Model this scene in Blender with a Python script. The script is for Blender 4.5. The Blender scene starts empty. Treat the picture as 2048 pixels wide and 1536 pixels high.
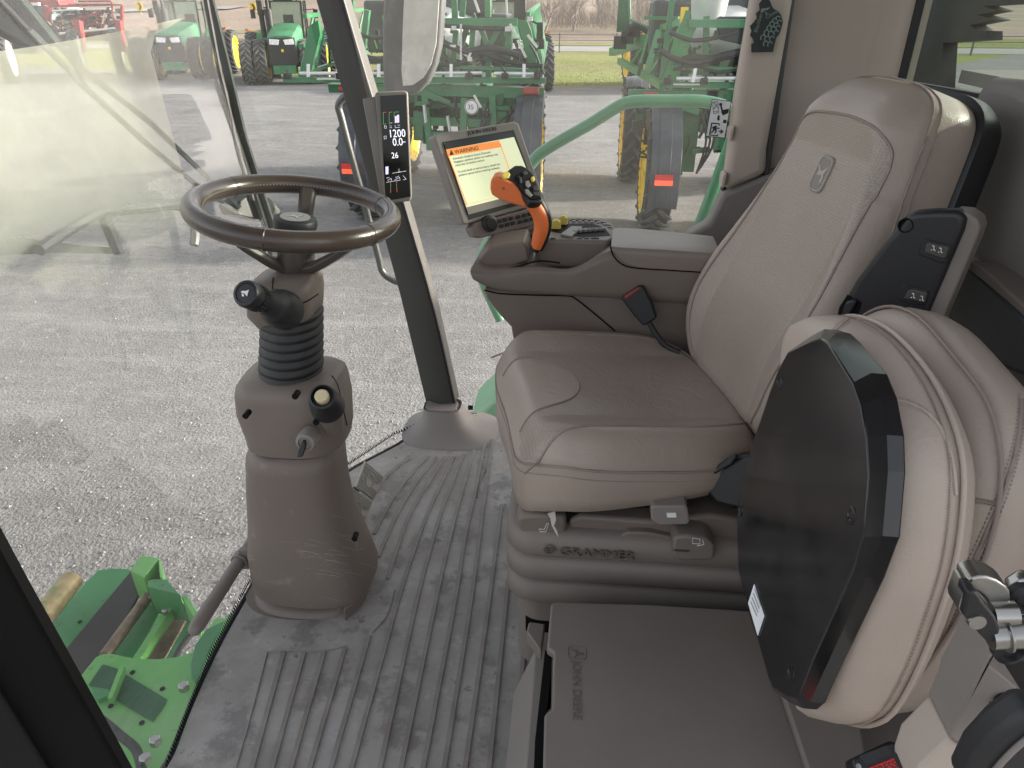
import bpy, math, random
from mathutils import Vector as V, Matrix as MX
random.seed(11)
sc = bpy.context.scene
col = sc.collection
R = math.radians
# ------------------------------------------------------------------ camera
FOC, YAW, CZ = 1420.0, R(5.5), 3.306
PITCH = math.atan(768 / FOC)
cd = bpy.data.cameras.new("camera")
cam = bpy.data.objects.new("camera", cd)
col.objects.link(cam)
cam.location = (0, 0, CZ)
cam.rotation_euler = (math.pi / 2 - PITCH, 0, YAW)
cd.sensor_width = 36
cd.lens = FOC / 2048 * 36
cd.clip_start = 0.02
cd.clip_end = 3000
sc.camera = cam
# ------------------------------------------------------------------ light
SUN_EL, SUN_AZ = R(16), R(14)          # azimuth measured from +X towards +Y
w = bpy.data.worlds.new("World")
sc.world = w
w.use_nodes = True
nt = w.node_tree
bg = nt.nodes["Background"]
sky = nt.nodes.new("ShaderNodeTexSky")
sky.sky_type = 'NISHITA'
sky.sun_disc = False
sky.sun_elevation = SUN_EL
sky.sun_rotation = math.pi / 2 - SUN_AZ
sky.air_density = 1.0
sky.dust_density = 3.5
sky.ozone_density = 0.6
hs_ = nt.nodes.new("ShaderNodeHueSaturation")       # thin high cloud: a whiter sky
hs_.inputs["Saturation"].default_value = .30
hs_.inputs["Value"].default_value = 1.0
nt.links.new(sky.outputs[0], hs_.inputs["Color"])
nt.links.new(hs_.outputs[0], bg.inputs[0])
bg.inputs[1].default_value = 0.15
ld = bpy.data.lights.new("sun", 'SUN')
ld.energy = 2.7
ld.angle = R(1.5)
ld.color = (1, .91, .76)
lo = bpy.data.objects.new("sun", ld)
col.objects.link(lo)
sd = V((math.cos(SUN_EL) * math.cos(SUN_AZ), math.cos(SUN_EL) * math.sin(SUN_AZ), math.sin(SUN_EL)))
lo.rotation_euler = sd.to_track_quat('Z', 'Y').to_euler()
lo.location = sd * 40
sc.view_settings.view_transform = 'Standard'
sc.view_settings.look = 'None'
sc.view_settings.gamma = 1
sc.view_settings.exposure = 1.6
sc.cycles.max_bounces = 8
sc.cycles.transparent_max_bounces = 16

# ------------------------------------------------------------------ helpers
_cy, _sy, _cp, _sp = math.cos(YAW), math.sin(YAW), math.cos(PITCH), math.sin(PITCH)
def ray(px, py):
    a = (px - 1024) / FOC; b = -(py - 768) / FOC
    X = a; Y = _cp + b * _sp; Z = -_sp + b * _cp
    return V((X * _cy - Y * _sy, X * _sy + Y * _cy, Z))
def U(px, py, x=None, y=None, z=None, p=None, n=None):
    """a photo position turned into a point on a real plane of the place"""
    r = ray(px, py); o = V((0, 0, CZ))
    if x is not None: t = x / r.x
    elif y is not None: t = y / r.y
    elif z is not None: t = (z - CZ) / r.z
    else: t = (V(p) - o).dot(V(n)) / r.dot(V(n))
    return o + r * t

RM = {}
def mtx(o):
    while o.parent is not None: o = o.parent
    return RM.get(o.name, MX.Identity(4))
def setprops(o, label=None, cat=None, group=None, kind=None):
    if label: o['label'] = label
    if cat: o['category'] = cat
    if group: o['group'] = group
    if kind: o['kind'] = kind
def thing(name, label, cat, loc=(0, 0, 0), rz=0, group=None):
    o = bpy.data.objects.new(name, None)
    o.empty_display_size = .1
    col.objects.link(o)
    o.location = loc; o.rotation_euler = (0, 0, rz)
    RM[o.name] = MX.Translation(V(loc)) @ MX.Rotation(rz, 4, 'Z')
    setprops(o, label, cat, group)
    return o
def move(o, loc, rz=0):
    o.location = loc; o.rotation_euler = (0, 0, rz)
def copy_tree(o, parent=None):
    c = o.copy(); col.objects.link(c); c.parent = parent
    for ch in [k for k in bpy.data.objects if k.parent == o]: copy_tree(ch, c)
    return c

class MB:
    def __init__(s): s.v = []; s.f = []; s.mi = []
    def add(s, vs, fs, mi=0):
        b = len(s.v); s.v += [V(q) for q in vs]
        s.f += [[b + i for i in f] for f in fs]; s.mi += [mi] * len(fs)
        return s
    def box(s, c, size, m=None):
        hx, hy, hz = [k / 2 for k in size]
        m = m or MX.Identity(3); c = V(c)
        vs = [c + m @ V((x * hx, y * hy, z * hz)) for x in (-1, 1) for y in (-1, 1) for z in (-1, 1)]
        return s.add(vs, [(0, 1, 3, 2), (4, 6, 7, 5), (0, 4, 5, 1), (2, 3, 7, 6), (0, 2, 6, 4), (1, 5, 7, 3)])
    def bar(s, a, b, w, d=None, up=(0, 0, 1)):
        a, b = V(a), V(b); d = w if d is None else d
        x = (b - a); L = x.length
        if L < 1e-6: return s
        x.normalize(); up = V(up)
        if abs(x.dot(up)) > .95: up = V((0, 1, 0)) if abs(x.y) < .9 else V((1, 0, 0))
        y = up.cross(x).normalized(); z = x.cross(y)
        m = MX((x, y, z)).transposed()
        return s.box((a + b) / 2, (L, d, w), m)
    def tube(s, path, r, n=10, caps=True, closed=False):
        P = [V(p) for p in path]; k = len(P)
        rr = r if isinstance(r, (list, tuple)) else [r] * k
        rings = []; up = None
        for i in range(k):
            if closed: t = P[(i + 1) % k] - P[i - 1]
            else: t = P[min(i + 1, k - 1)] - P[max(i - 1, 0)]
            t.normalize()
            if up is None: up = V((0, 0, 1)) if abs(t.z) < .9 else V((1, 0, 0))
            a = up - t * up.dot(t)
            if a.length < 1e-5: a = t.orthogonal()
            a.normalize(); up = a; b = t.cross(a)
            rings.append([P[i] + (a * math.cos(q) + b * math.sin(q)) * rr[i] for q in [2 * math.pi * j / n for j in range(n)]])
        return s.loft(rings, caps, closed)
    def loft(s, rings, caps=True, closed=False, mi=0):
        n = len(rings[0]); k = len(rings); vs = [q for r_ in rings for q in r_]; fs = []
        for i in range(k if closed else k - 1):
            i2 = (i + 1) % k
            for j in range(n):
                j2 = (j + 1) % n
                fs.append((i * n + j, i * n + j2, i2 * n + j2, i2 * n + j))
        if caps and not closed:
            fs.append(tuple(range(n))[::-1]); fs.append(tuple((k - 1) * n + j for j in range(n)))
        return s.add(vs, fs, mi)
    def prism(s, poly, vec):
        poly = [V(p) for p in poly]; vec = V(vec); n = len(poly)
        vs = poly + [p + vec for p in poly]
        fs = [tuple(range(n)), tuple(range(2 * n - 1, n - 1, -1))]
        fs += [(j, n + j, n + (j + 1) % n, (j + 1) % n) for j in range(n)]
        return s.add(vs, fs)
    def grid(s, rows, mi=0):
        n = len(rows[0]); vs = [q for r_ in rows for q in r_]
        fs = [(i * n + j, i * n + j + 1, (i + 1) * n + j + 1, (i + 1) * n + j) for i in range(len(rows) - 1) for j in range(n - 1)]
        return s.add(vs, fs, mi)
    def lathe(s, prof, m=None, n=24, caps=True):
        m = m or MX.Identity(4)
        rings = [[m @ V((r_ * math.cos(2 * math.pi * j / n), r_ * math.sin(2 * math.pi * j / n), z_)) for j in range(n)] for r_, z_ in prof]
        return s.loft(rings, caps)
    def ball(s, c, r, n=12, m=None):
        r = r if isinstance(r, (tuple, list)) else (r, r, r); c = V(c); m = m or MX.Identity(3)
        rings = []
        for i in range(1, n):
            a = math.pi * i / n
            rings.append([c + m @ V((r[0] * math.sin(a) * math.cos(2 * math.pi * j / n), r[1] * math.sin(a) * math.sin(2 * math.pi * j / n), -r[2] * math.cos(a))) for j in range(n)])
        return s.loft(rings)
    def build(s, name, mat, parent=None, smooth=40, bevel=0, seg=2, sub=0, world=True):
        inv = MX.Identity(4)
        if parent is not None and world: inv = mtx(parent).inverted()
        me = bpy.data.meshes.new(name)
        me.from_pydata([inv @ q for q in s.v], [], s.f)
        me.validate()
        mats = mat if isinstance(mat, (list, tuple)) else [mat]
        for m in mats: me.materials.append(m)
        if len(mats) > 1 and len(me.polygons) == len(s.mi):
            me.polygons.foreach_set('material_index', s.mi)
        import bmesh
        bm = bmesh.new(); bm.from_mesh(me)
        bmesh.ops.recalc_face_normals(bm, faces=bm.faces)
        bm.to_mesh(me); bm.free()
        if smooth:
            me.polygons.foreach_set('use_smooth', [True] * len(me.polygons))
            me.set_sharp_from_angle(angle=R(smooth))
        o = bpy.data.objects.new(name, me)
        col.objects.link(o); o.parent = parent
        if bevel:
            b = o.modifiers.new("bevel", 'BEVEL'); b.width = bevel; b.segments = seg; b.limit_method = 'ANGLE'; b.angle_limit = R(35)
            b.harden_normals = False
        if sub:
            b = o.modifiers.new("sub", 'SUBSURF'); b.levels = sub; b.render_levels = sub
        return o
def split(mb, name, m, par, **k):
    """builds every loose piece of a mesh builder as a part of its own"""
    up = list(range(len(mb.v)))
    def find(i):
        while up[i] != i: up[i] = up[up[i]]; i = up[i]
        return i
    for f in mb.f:
        for i in f[1:]: up[find(i)] = find(f[0])
    gs = {}
    for f in mb.f: gs.setdefault(find(f[0]), []).append(f)
    out = []
    for fs in gs.values():
        ids = sorted({i for f in fs for i in f}); ix = {i: n for n, i in enumerate(ids)}
        q = MB(); q.add([mb.v[i] for i in ids], [[ix[i] for i in f] for f in fs]); out.append(q.build(name, m, par, **k))
    return out
def frame(o, z, xh=(1, 0, 0)):
    z = V(z).normalized(); x = V(xh); x = (x - z * x.dot(z)).normalized(); y = z.cross(x)
    m = MX((x, y, z)).transposed().to_4x4(); m.translation = V(o)
    return m
def text(name, body, mat, m, size, parent, ext=.0006, align='LEFT', aspect=1.0):
    cu = bpy.data.curves.new(name, 'FONT'); cu.body = body; cu.size = size; cu.extrude = ext; cu.align_x = align
    cu.resolution_u = 3
    o = bpy.data.objects.new(name, cu); col.objects.link(o)
    bpy.context.view_layer.update()
    me = bpy.data.meshes.new_from_object(o.evaluated_get(bpy.context.evaluated_depsgraph_get()))
    col.objects.unlink(o); bpy.data.objects.remove(o)
    me.transform(MX.Diagonal((aspect, 1, 1, 1)))
    me.transform(mtx(parent).inverted() @ m if parent else m)
    me.materials.clear(); me.materials.append(mat)
    t = bpy.data.objects.new(name, me); col.objects.link(t); t.parent = parent
    return t
def smooth_path(pts, k=6):
    P = [V(p) for p in pts]; out = []
    for i in range(len(P) - 1):
        p0 = P[max(i - 1, 0)]; p1 = P[i]; p2 = P[i + 1]; p3 = P[min(i + 2, len(P) - 1)]
        for j in range(k):
            t = j / k
            out.append(.5 * ((2 * p1) + (p2 - p0) * t + (2 * p0 - 5 * p1 + 4 * p2 - p3) * t * t + (3 * p1 - p0 - 3 * p2 + p3) * t ** 3))
    out.append(P[-1]); return out
def smooth_loop(pts, k=5):
    P = [V(p) for p in pts]; n = len(P); out = []
    for i in range(n):
        p0, p1, p2, p3 = P[i - 1], P[i], P[(i + 1) % n], P[(i + 2) % n]
        for j in range(k):
            t = j / k
            out.append(.5 * ((2 * p1) + (p2 - p0) * t + (2 * p0 - 5 * p1 + 4 * p2 - p3) * t * t + (3 * p1 - p0 - 3 * p2 + p3) * t ** 3))
    return out
def caster(objs):
    """projects photo positions onto built surfaces (for seams, stitches, lettering)"""
    from mathutils.bvhtree import BVHTree
    vs, fs = [], []
    for o in objs:
        m = mtx(o) if o.parent else MX.Identity(4); b = len(vs)
        vs += [m @ v.co for v in o.data.vertices]; fs += [[b + i for i in p.vertices] for p in o.data.polygons]
    t = BVHTree.FromPolygons(vs, fs)
    def hit(px, py, off=.001):
        r = ray(px, py).normalized(); h = t.ray_cast(V((0, 0, CZ)), r)
        if h[0] is None: return None
        n = h[1] if h[1].dot(r) < 0 else -h[1]
        return h[0] + n * off
    return hit
def surf_line(hit, pts, k=10, off=.001):
    P = smooth_path([V((a, b, 0)) for a, b in pts], k)
    return [q for q in (hit(p.x, p.y, off) for p in P) if q is not None]
def loop_scale(loop, c, p):
    """fraction of the way from c to the loop at which p lies"""
    d = V((p[0] - c[0], p[1] - c[1], 0)); L = d.length
    if L < 1e-6: return 0
    d /= L; n = len(loop)
    for i in range(n):
        a, b = loop[i] - c, loop[(i + 1) % n] - c; e = b - a
        den = d.x * e.y - d.y * e.x
        if abs(den) < 1e-9: continue
        t = (a.x * e.y - a.y * e.x) / den; q = (a.x * d.y - a.y * d.x) / den
        if t > 0 and -1e-6 <= q <= 1 + 1e-6: return min(1, L / t)
    return 1
def lerp_tab(tab, x):
    if x <= tab[0][0]: return tab[0][1]
    for (a, b), (c, d) in zip(tab, tab[1:]):
        if x <= c: return b + (d - b) * (x - a) / (c - a)
    return tab[-1][1]

# ------------------------------------------------------------------ materials
def mat(name, c, rough=.5, metal=0, var=.12, vs=6, bump=0, bs=300, spec=.5, coat=0, dirt=None, emit=None, bdist=.001, layers=None):
    m = bpy.data.materials.new(name); m.use_nodes = True
    t = m.node_tree; N = t.nodes; L = t.links
    b = N["Principled BSDF"]
    b.inputs["Roughness"].default_value = rough; b.inputs["Metallic"].default_value = metal
    b.inputs["Specular IOR Level"].default_value = spec
    b.inputs["Coat Weight"].default_value = coat
    tc = N.new("ShaderNodeTexCoord")
    def noise(scale, detail=4, rgh=.6, stretch=None):
        n = N.new("ShaderNodeTexNoise"); n.inputs["Scale"].default_value = scale; n.inputs["Detail"].default_value = detail
        n.inputs["Roughness"].default_value = rgh
        if stretch:
            mp_ = N.new("ShaderNodeMapping"); mp_.inputs["Scale"].default_value = (stretch[0], stretch[1], 1); mp_.inputs["Rotation"].default_value = (0, 0, .25)
            L.new(tc.outputs["Object"], mp_.inputs[0]); L.new(mp_.outputs[0], n.inputs["Vector"]); n.inputs["Scale"].default_value = 1
            return n.outputs["Fac"]
        L.new(tc.outputs["Object"], n.inputs["Vector"]); return n.outputs["Fac"]
    def ramp(fac, lo, hi):
        r = N.new("ShaderNodeMapRange"); r.inputs[1].default_value = lo; r.inputs[2].default_value = hi
        r.clamp = True; L.new(fac, r.inputs[0]); return r.outputs[0]
    def mix(fac, a, bcol):
        x = N.new("ShaderNodeMix"); x.data_type = 'RGBA'
        L.new(fac, x.inputs[0])
        if isinstance(a, tuple): x.inputs[6].default_value = (*a, 1)
        else: L.new(a, x.inputs[6])
        if isinstance(bcol, tuple): x.inputs[7].default_value = (*bcol, 1)
        else: L.new(bcol, x.inputs[7])
        return x.outputs[2]
    dk = tuple(k * (1 - var) for k in c); lt = tuple(min(1, k * (1 + var)) for k in c)
    out = mix(ramp(noise(vs), .3, .7), dk, lt)
    for d in (dirt or []):      # (colour, scale, lo, hi, strength)
        f = ramp(noise(1, 6, .65, d[1]) if isinstance(d[1], tuple) else noise(d[1], 6, .65), d[2], d[3])
        mm = N.new("ShaderNodeMath"); mm.operation = 'MULTIPLY'; mm.inputs[1].default_value = d[4]; L.new(f, mm.inputs[0])
        out = mix(mm.outputs[0], out, d[0])
        if len(d) > 5:
            r_ = N.new("ShaderNodeMix"); r_.data_type = 'FLOAT'; L.new(mm.outputs[0], r_.inputs[0])
            r_.inputs[2].default_value = rough; r_.inputs[3].default_value = d[5]; L.new(r_.outputs[0], b.inputs["Roughness"])
    L.new(out, b.inputs["Base Color"])
    if bump:
        bn = N.new("ShaderNodeBump"); bn.inputs["Strength"].default_value = bump; bn.inputs["Distance"].default_value = bdist
        L.new(noise(bs, 3), bn.inputs["Height"]); L.new(bn.outputs[0], b.inputs["Normal"])
    if emit:
        b.inputs["Emission Color"].default_value = (*emit[0], 1); b.inputs["Emission Strength"].default_value = emit[1]
    return m
def wrinkle(m, scale=26, strength=.25, dist=.004):
    t = m.node_tree; N = t.nodes; L = t.links; b = N["Principled BSDF"]
    tc = N.new("ShaderNodeTexCoord"); n = N.new("ShaderNodeTexNoise"); n.inputs["Scale"].default_value = scale; n.inputs["Detail"].default_value = 3; n.inputs["Distortion"].default_value = 1.5
    L.new(tc.outputs["Object"], n.inputs["Vector"])
    bn = N.new("ShaderNodeBump"); bn.inputs["Strength"].default_value = strength; bn.inputs["Distance"].default_value = dist
    L.new(n.outputs["Fac"], bn.inputs["Height"])
    old = b.inputs["Normal"].links
    if old: L.new(old[0].from_socket, bn.inputs["Normal"])
    L.new(bn.outputs[0], b.inputs["Normal"])
def perforated(name, c, rough, period=.0048, axis=2):
    m = mat(name, c, rough, var=.06, vs=4)
    t = m.node_tree; N = t.nodes; L = t.links; b = N["Principled BSDF"]
    tc = N.new("ShaderNodeTexCoord")
    vo = N.new("ShaderNodeTexVoronoi"); vo.voronoi_dimensions = '2D'; vo.inputs["Scale"].default_value = 1 / period; vo.inputs["Randomness"].default_value = .35
    sp_ = N.new("ShaderNodeSeparateXYZ"); L.new(tc.outputs["Object"], sp_.inputs[0])
    cm = N.new("ShaderNodeCombineXYZ"); L.new(sp_.outputs[1], cm.inputs[0]); L.new(sp_.outputs[axis], cm.inputs[1])
    L.new(cm.outputs[0], vo.inputs["Vector"])
    mr = N.new("ShaderNodeMapRange"); mr.inputs[1].default_value = .1; mr.inputs[2].default_value = .5
    L.new(vo.outputs["Distance"], mr.inputs[0])
    bn = N.new("ShaderNodeBump"); bn.inputs["Strength"].default_value = .3; bn.inputs["Distance"].default_value = .0008
    L.new(mr.outputs[0], bn.inputs["Height"]); L.new(bn.outputs[0], b.inputs["Normal"])
    src = b.inputs["Base Color"].links[0].from_socket
    x = N.new("ShaderNodeMix"); x.data_type = 'RGBA'; x.blend_type = 'MULTIPLY'; x.inputs[0].default_value = .22
    L.new(src, x.inputs[6]); L.new(mr.outputs[0], x.inputs[7]); L.new(x.outputs[2], b.inputs["Base Color"])
    return m
def glass(name, tint=(1, 1, 1), dust=.06, spec=.9, streak=4.0):
    m = bpy.data.materials.new(name); m.use_nodes = True
    t = m.node_tree; N = t.nodes; L = t.links
    N.remove(N["Principled BSDF"]); out = N["Material Output"]
    tr = N.new("ShaderNodeBsdfTransparent"); tr.inputs[0].default_value = (*tint, 1)
    gl = N.new("ShaderNodeBsdfGlossy"); gl.inputs["Roughness"].default_value = .02
    fr = N.new("ShaderNodeFresnel"); fr.inputs[0].default_value = 1.3
    mm = N.new("ShaderNodeMath"); mm.operation = 'MULTIPLY'; mm.inputs[1].default_value = spec; L.new(fr.outputs[0], mm.inputs[0])
    m1 = N.new("ShaderNodeMixShader"); L.new(mm.outputs[0], m1.inputs[0]); L.new(tr.outputs[0], m1.inputs[1]); L.new(gl.outputs[0], m1.inputs[2])
    df = N.new("ShaderNodeBsdfDiffuse"); df.inputs[0].default_value = (.7, .68, .62, 1)
    tl = N.new("ShaderNodeBsdfTranslucent"); tl.inputs[0].default_value = (.75, .73, .66, 1)
    md = N.new("ShaderNodeMixShader"); md.inputs[0].default_value = .6; L.new(df.outputs[0], md.inputs[1]); L.new(tl.outputs[0], md.inputs[2])
    tc = N.new("ShaderNodeTexCoord"); n1 = N.new("ShaderNodeTexNoise"); n1.inputs["Scale"].default_value = streak; n1.inputs["Detail"].default_value = 6
    L.new(tc.outputs["Object"], n1.inputs["Vector"])
    n2 = N.new("ShaderNodeTexNoise"); n2.inputs["Scale"].default_value = 260; n2.inputs["Detail"].default_value = 2
    L.new(tc.outputs["Object"], n2.inputs["Vector"])
    r2 = N.new("ShaderNodeMapRange"); r2.inputs[1].default_value = .62; r2.inputs[2].default_value = .75; r2.inputs[4].default_value = .25; L.new(n2.outputs["Fac"], r2.inputs[0])
    r1 = N.new("ShaderNodeMapRange"); r1.inputs[1].default_value = .3; r1.inputs[2].default_value = .7; r1.inputs[3].default_value = dust * .5; r1.inputs[4].default_value = dust * 1.5
    L.new(n1.outputs["Fac"], r1.inputs[0])
    ad = N.new("ShaderNodeMath"); ad.operation = 'MULTIPLY_ADD'; L.new(r2.outputs[0], ad.inputs[0]); ad.inputs[1].default_value = dust * 2; L.new(r1.outputs[0], ad.inputs[2])
    m2 = N.new("ShaderNodeMixShader"); L.new(ad.outputs[0], m2.inputs[0]); L.new(m1.outputs[0], m2.inputs[1]); L.new(md.outputs[0], m2.inputs[2])
    L.new(m2.outputs[0], out.inputs[0])
    return m

LEATHER = mat("leather", (.365, .298, .252), .36, var=.05, vs=5, bump=.45, bs=300, spec=.5, dirt=[((.30, .25, .215), 3.5, .55, .8, .45)])
LEATHERB = mat("leather_back_pad", (.44, .362, .312), .4, var=.05, vs=5, bump=.8, bs=260, spec=.45)
LEATHER2 = mat("leather_pale", (.50, .412, .355), .42, var=.05, vs=5, bump=.8, bs=260, spec=.4, dirt=[((.36, .29, .25), 7, .62, .85, .5)])
PERF = perforated("perforated_leather", (.36, .298, .255), .36)
PERFC = perforated("perforated_cushion", (.34, .278, .236), .38, axis=0)
for m_ in (LEATHER, LEATHER2, PERF, PERFC): wrinkle(m_)
STITCH = mat("stitching", (.28, .225, .20), .7, bump=.4, bs=500)
TAUPE = mat("taupe_plastic", (.175, .142, .124), .48, var=.06, vs=4, bump=.25, bs=700, dirt=[((.30, .27, .25), 9, .63, .85, .35)])
TAUPE_D = mat("dark_taupe_plastic", (.185, .158, .143), .5, var=.08, vs=5, bump=.25, bs=700, dirt=[((.20, .18, .17), 6, .55, .85, .4)])
TAUPE_S = mat("scuffed_taupe_plastic", (.175, .142, .124), .5, var=.06, vs=4, bump=.25, bs=700, dirt=[((.33, .30, .28), 16, .60, .74, .5), ((.11, .095, .09), 3, .55, .8, .5)])
RUBBER = mat("black_rubber", (.022, .022, .024), .55, bump=.2, bs=300, dirt=[((.10, .09, .085), 12, .6, .85, .5)])
BLACKP = mat("black_plastic", (.013, .013, .016), .45, bump=.15, bs=600, dirt=[((.07, .065, .06), 10, .62, .85, .4)])
GLOSSB = mat("gloss_black_panel", (.010, .010, .012), .17, var=.2, spec=.6, dirt=[((.045, .043, .04), 5, .48, .8, .7, .5), ((.16, .155, .15), (9, 60), .70, .78, .5, .6), ((.14, .135, .13), 240, .70, .76, .6, .6)])
CHROME = mat("steel", (.42, .41, .39), .28, metal=1, var=.1, vs=20)
ORANGE = mat("orange_plastic", (.80, .18, .045), .42, var=.05, bump=.2, bs=900)
YELLOWB = mat("yellow_button", (.72, .58, .12), .45)
CREAM = mat("cream_button", (.70, .60, .38), .4)
BEIGE = mat("beige_trim", (.46, .385, .335), .6, var=.05, vs=3, bump=.25, bs=600)
GREYTRIM = mat("grey_trim", (.235, .208, .195), .62, var=.06, vs=3, bump=.2, bs=600)
DARKTRIM = mat("dark_grey_trim", (.06, .062, .064), .45, var=.06, vs=3, bump=.2, bs=500)
PILLAR = mat("pillar_plastic", (.055, .052, .048), .5, var=.08, bump=.2, bs=600)
BLACKPOST = mat("black_post", (.004, .0042, .0044), .6, spec=.15, bump=.15, bs=400, dirt=[((.05, .05, .05), 30, .68, .8, .4)])
HOUSING = mat("monitor_housing", (.22, .20, .185), .45, bump=.2, bs=900)
MAT = mat("floor_rubber", (.295, .275, .258), .62, var=.18, vs=7, bump=.35, bs=160, spec=.35,
          dirt=[((.40, .39, .385), 6, .48, .68, .75), ((.15, .145, .14), 8, .53, .60, .6), ((.44, .43, .42), 22, .56, .66, .45), ((.19, .15, .12), 4.5, .62, .68, .7), ((.10, .095, .09), 24, .62, .68, .7)])
RIBM = mat("floor_rib", (.215, .198, .184), .62, var=.2, vs=14, bump=.3, bs=200, dirt=[((.20, .155, .125), 16, .5, .75, .7)])
WHITE = mat("white_print", (.75, .75, .75), .5)
LABEL = mat("label_paper", (.86, .87, .90), .45)
INK = mat("ink", (.02, .02, .02), .5)
RED = mat("red_plastic", (.62, .03, .03), .35)
REDL = mat("reflector_glow", (.75, .05, .03), .3, emit=((1, .12, .05), .35))  # emission adds a glow, though the reflector is no lamp
GREEN = mat("green_paint", (.05, .25, .085), .38, var=.15, vs=3, spec=.5, dirt=[((.20, .27, .16), 4, .5, .75, .5), ((.15, .08, .05), 6, .60, .65, .8), ((.05, .06, .045), 26, .60, .66, .6)])
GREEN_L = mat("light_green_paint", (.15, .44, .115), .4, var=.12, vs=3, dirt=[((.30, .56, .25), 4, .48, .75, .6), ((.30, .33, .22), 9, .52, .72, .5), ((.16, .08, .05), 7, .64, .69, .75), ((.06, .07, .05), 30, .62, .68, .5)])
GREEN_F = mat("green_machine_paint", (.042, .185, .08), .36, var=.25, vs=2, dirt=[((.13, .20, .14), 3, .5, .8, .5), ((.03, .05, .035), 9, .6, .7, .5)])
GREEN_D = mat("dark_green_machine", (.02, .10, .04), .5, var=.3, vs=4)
YELLOW = mat("yellow_paint", (.80, .55, .03), .4, var=.08)
TYRE = mat("tyre_rubber", (.035, .035, .037), .75, var=.3, vs=6, bump=.3, bs=40, dirt=[((.14, .13, .12), 5, .5, .8, .5)])
LUGM = mat("dusty_lug", (.085, .083, .082), .8, var=.25, vs=8, dirt=[((.22, .21, .20), 4, .5, .8, .6)])
FENDER = mat("grey_fender", (.05, .055, .064), .36, var=.12, vs=3, bump=.2, bs=60, dirt=[((.12, .12, .12), 3, .5, .85, .5)])
BLACKM = mat("black_machine", (.02, .02, .021), .5, var=.4, vs=8)
MESHG = mat("grille", (.028, .028, .03), .6, var=.3, vs=40)
SILVER = mat("silver_pipe", (.72, .72, .70), .3, metal=.6)
TANK = mat("tank_plastic", (.52, .54, .54), .5, var=.1)
CABGLASS = mat("vehicle_glass", (.16, .22, .21), .08, var=.25, vs=1.2, spec=.8)
LAMP = mat("headlamp", (.75, .76, .76), .12, var=.25, vs=18, spec=.8)
REDP = mat("red_machine_paint", (.24, .022, .022), .4, var=.2, vs=3)
GOLD = mat("worn_gold_metal", (.42, .33, .17), .45, metal=.25, var=.3, vs=20, dirt=[((.10, .26, .06), 18, .55, .7, .8)])
RUSTY = mat("worn_shaft", (.22, .17, .12), .45, metal=.5, var=.35, vs=30)
SCREEN = mat("lit_screen", (.45, .48, .33), .25, emit=((.74, .78, .50), .24))
SCREEN_D = mat("screen_bar", (.05, .055, .06), .25)
SCR_OR = mat("screen_orange", (.6, .22, .06), .3, emit=((.85, .27, .06), .25))
LCD = mat("lcd_black", (.006, .006, .007), .12)
SEG = mat("lcd_segment", (.7, .7, .75), .4, emit=((.80, .80, .95), .42))
SEGV = mat("lcd_violet", (.5, .45, .7), .4, emit=((.62, .56, .85), .40))
SEGG = mat("lcd_green", (.1, .4, .1), .4, emit=((.05, .35, .08), .6))
SEGR = mat("lcd_red", (.5, .1, .1), .4, emit=((.6, .12, .06), .6))
FRESH = mat("freshener_card", (.022, .026, .026), .5)
FRESHP = mat("freshener_print", (.17, .24, .225), .5)
EMBL = mat("emblem_pale", (.42, .37, .32), .55)
EMBD = mat("emblem_dark", (.24, .21, .20), .55)
# ================================================================== CAB
FZ = 2.0
cab = thing("harvester_cab", "operator cab of the harvester with ribbed grey floor, dark corner posts and wide windows", "vehicle cab", (0, 1.3, FZ))
# floor mat
front = [(330, 1536), (350, 1500), (385, 1410), (430, 1310), (470, 1235), (505, 1175), (545, 1110), (600, 1035), (660, 975), (705, 938), (760, 908), (810, 880), (838, 850), (850, 830)]
fl = [U(a, b, z=FZ) for a, b in front]
edge = smooth_path(fl, 4)
p0 = edge[0]
edge = [V((p0.x + .02, .42, FZ))] + edge
poly = edge + [V((-.33, 2.13, FZ)), V((.82, 2.13, FZ)), V((.82, .42, FZ))]
MB().prism(poly, (0, 0, -.07)).build("floor_mat", MAT, cab, bevel=.006)
# seal along the mat's front edge
MB().tube([p + V((-.006, 0, -.004)) for p in edge], .006, 8).build("glass_seal", BLACKP, cab)
ribs = [[(820, 915), (770, 955), (737, 1004)],
        [(856, 911), (815, 957), (778, 1010), (748, 1068)],
        [(872, 914), (837, 960), (800, 1017), (756, 1114)],
        [(889, 915), (859, 964), (818, 1032), (775, 1157)],
        [(908, 914), (881, 970), (847, 1048), (800, 1189), (703, 1536)],
        [(928, 909), (903, 970), (875, 1048), (834, 1200), (760, 1536)],
        [(948, 900), (928, 970), (905, 1054), (872, 1200), (802, 1536)],
        [(974, 866), (950, 985), (932, 1063), (910, 1200), (846, 1536)],
        [(984, 880), (968, 1000), (942, 1200), (888, 1536)],
        [(1003, 1010), (978, 1200), (930, 1536)],
        [(1016, 1160), (978, 1536)],
        [(1048, 1290), (1028, 1536)],
        [(738, 1272), (662, 1536)],
        [(690, 1295), (620, 1536)],
        [(648, 1304), (582, 1536)],
        [(608, 1305), (544, 1536)],
        [(567, 1305), (504, 1536)]]
for r_ in ribs:
    mb = MB()
    P = smooth_path([U(a, b, z=FZ + .002) for a, b in r_], 6)
    if r_[-1][1] == 1536: P.append(P[-1] + (P[-1] - P[-3]))
    n = len(P)
    for i in range(n - 1):
        mb.bar(P[i], P[i + 1], .007, .0095)
    mb.build("floor_rib", RIBM, cab, bevel=0)
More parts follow.
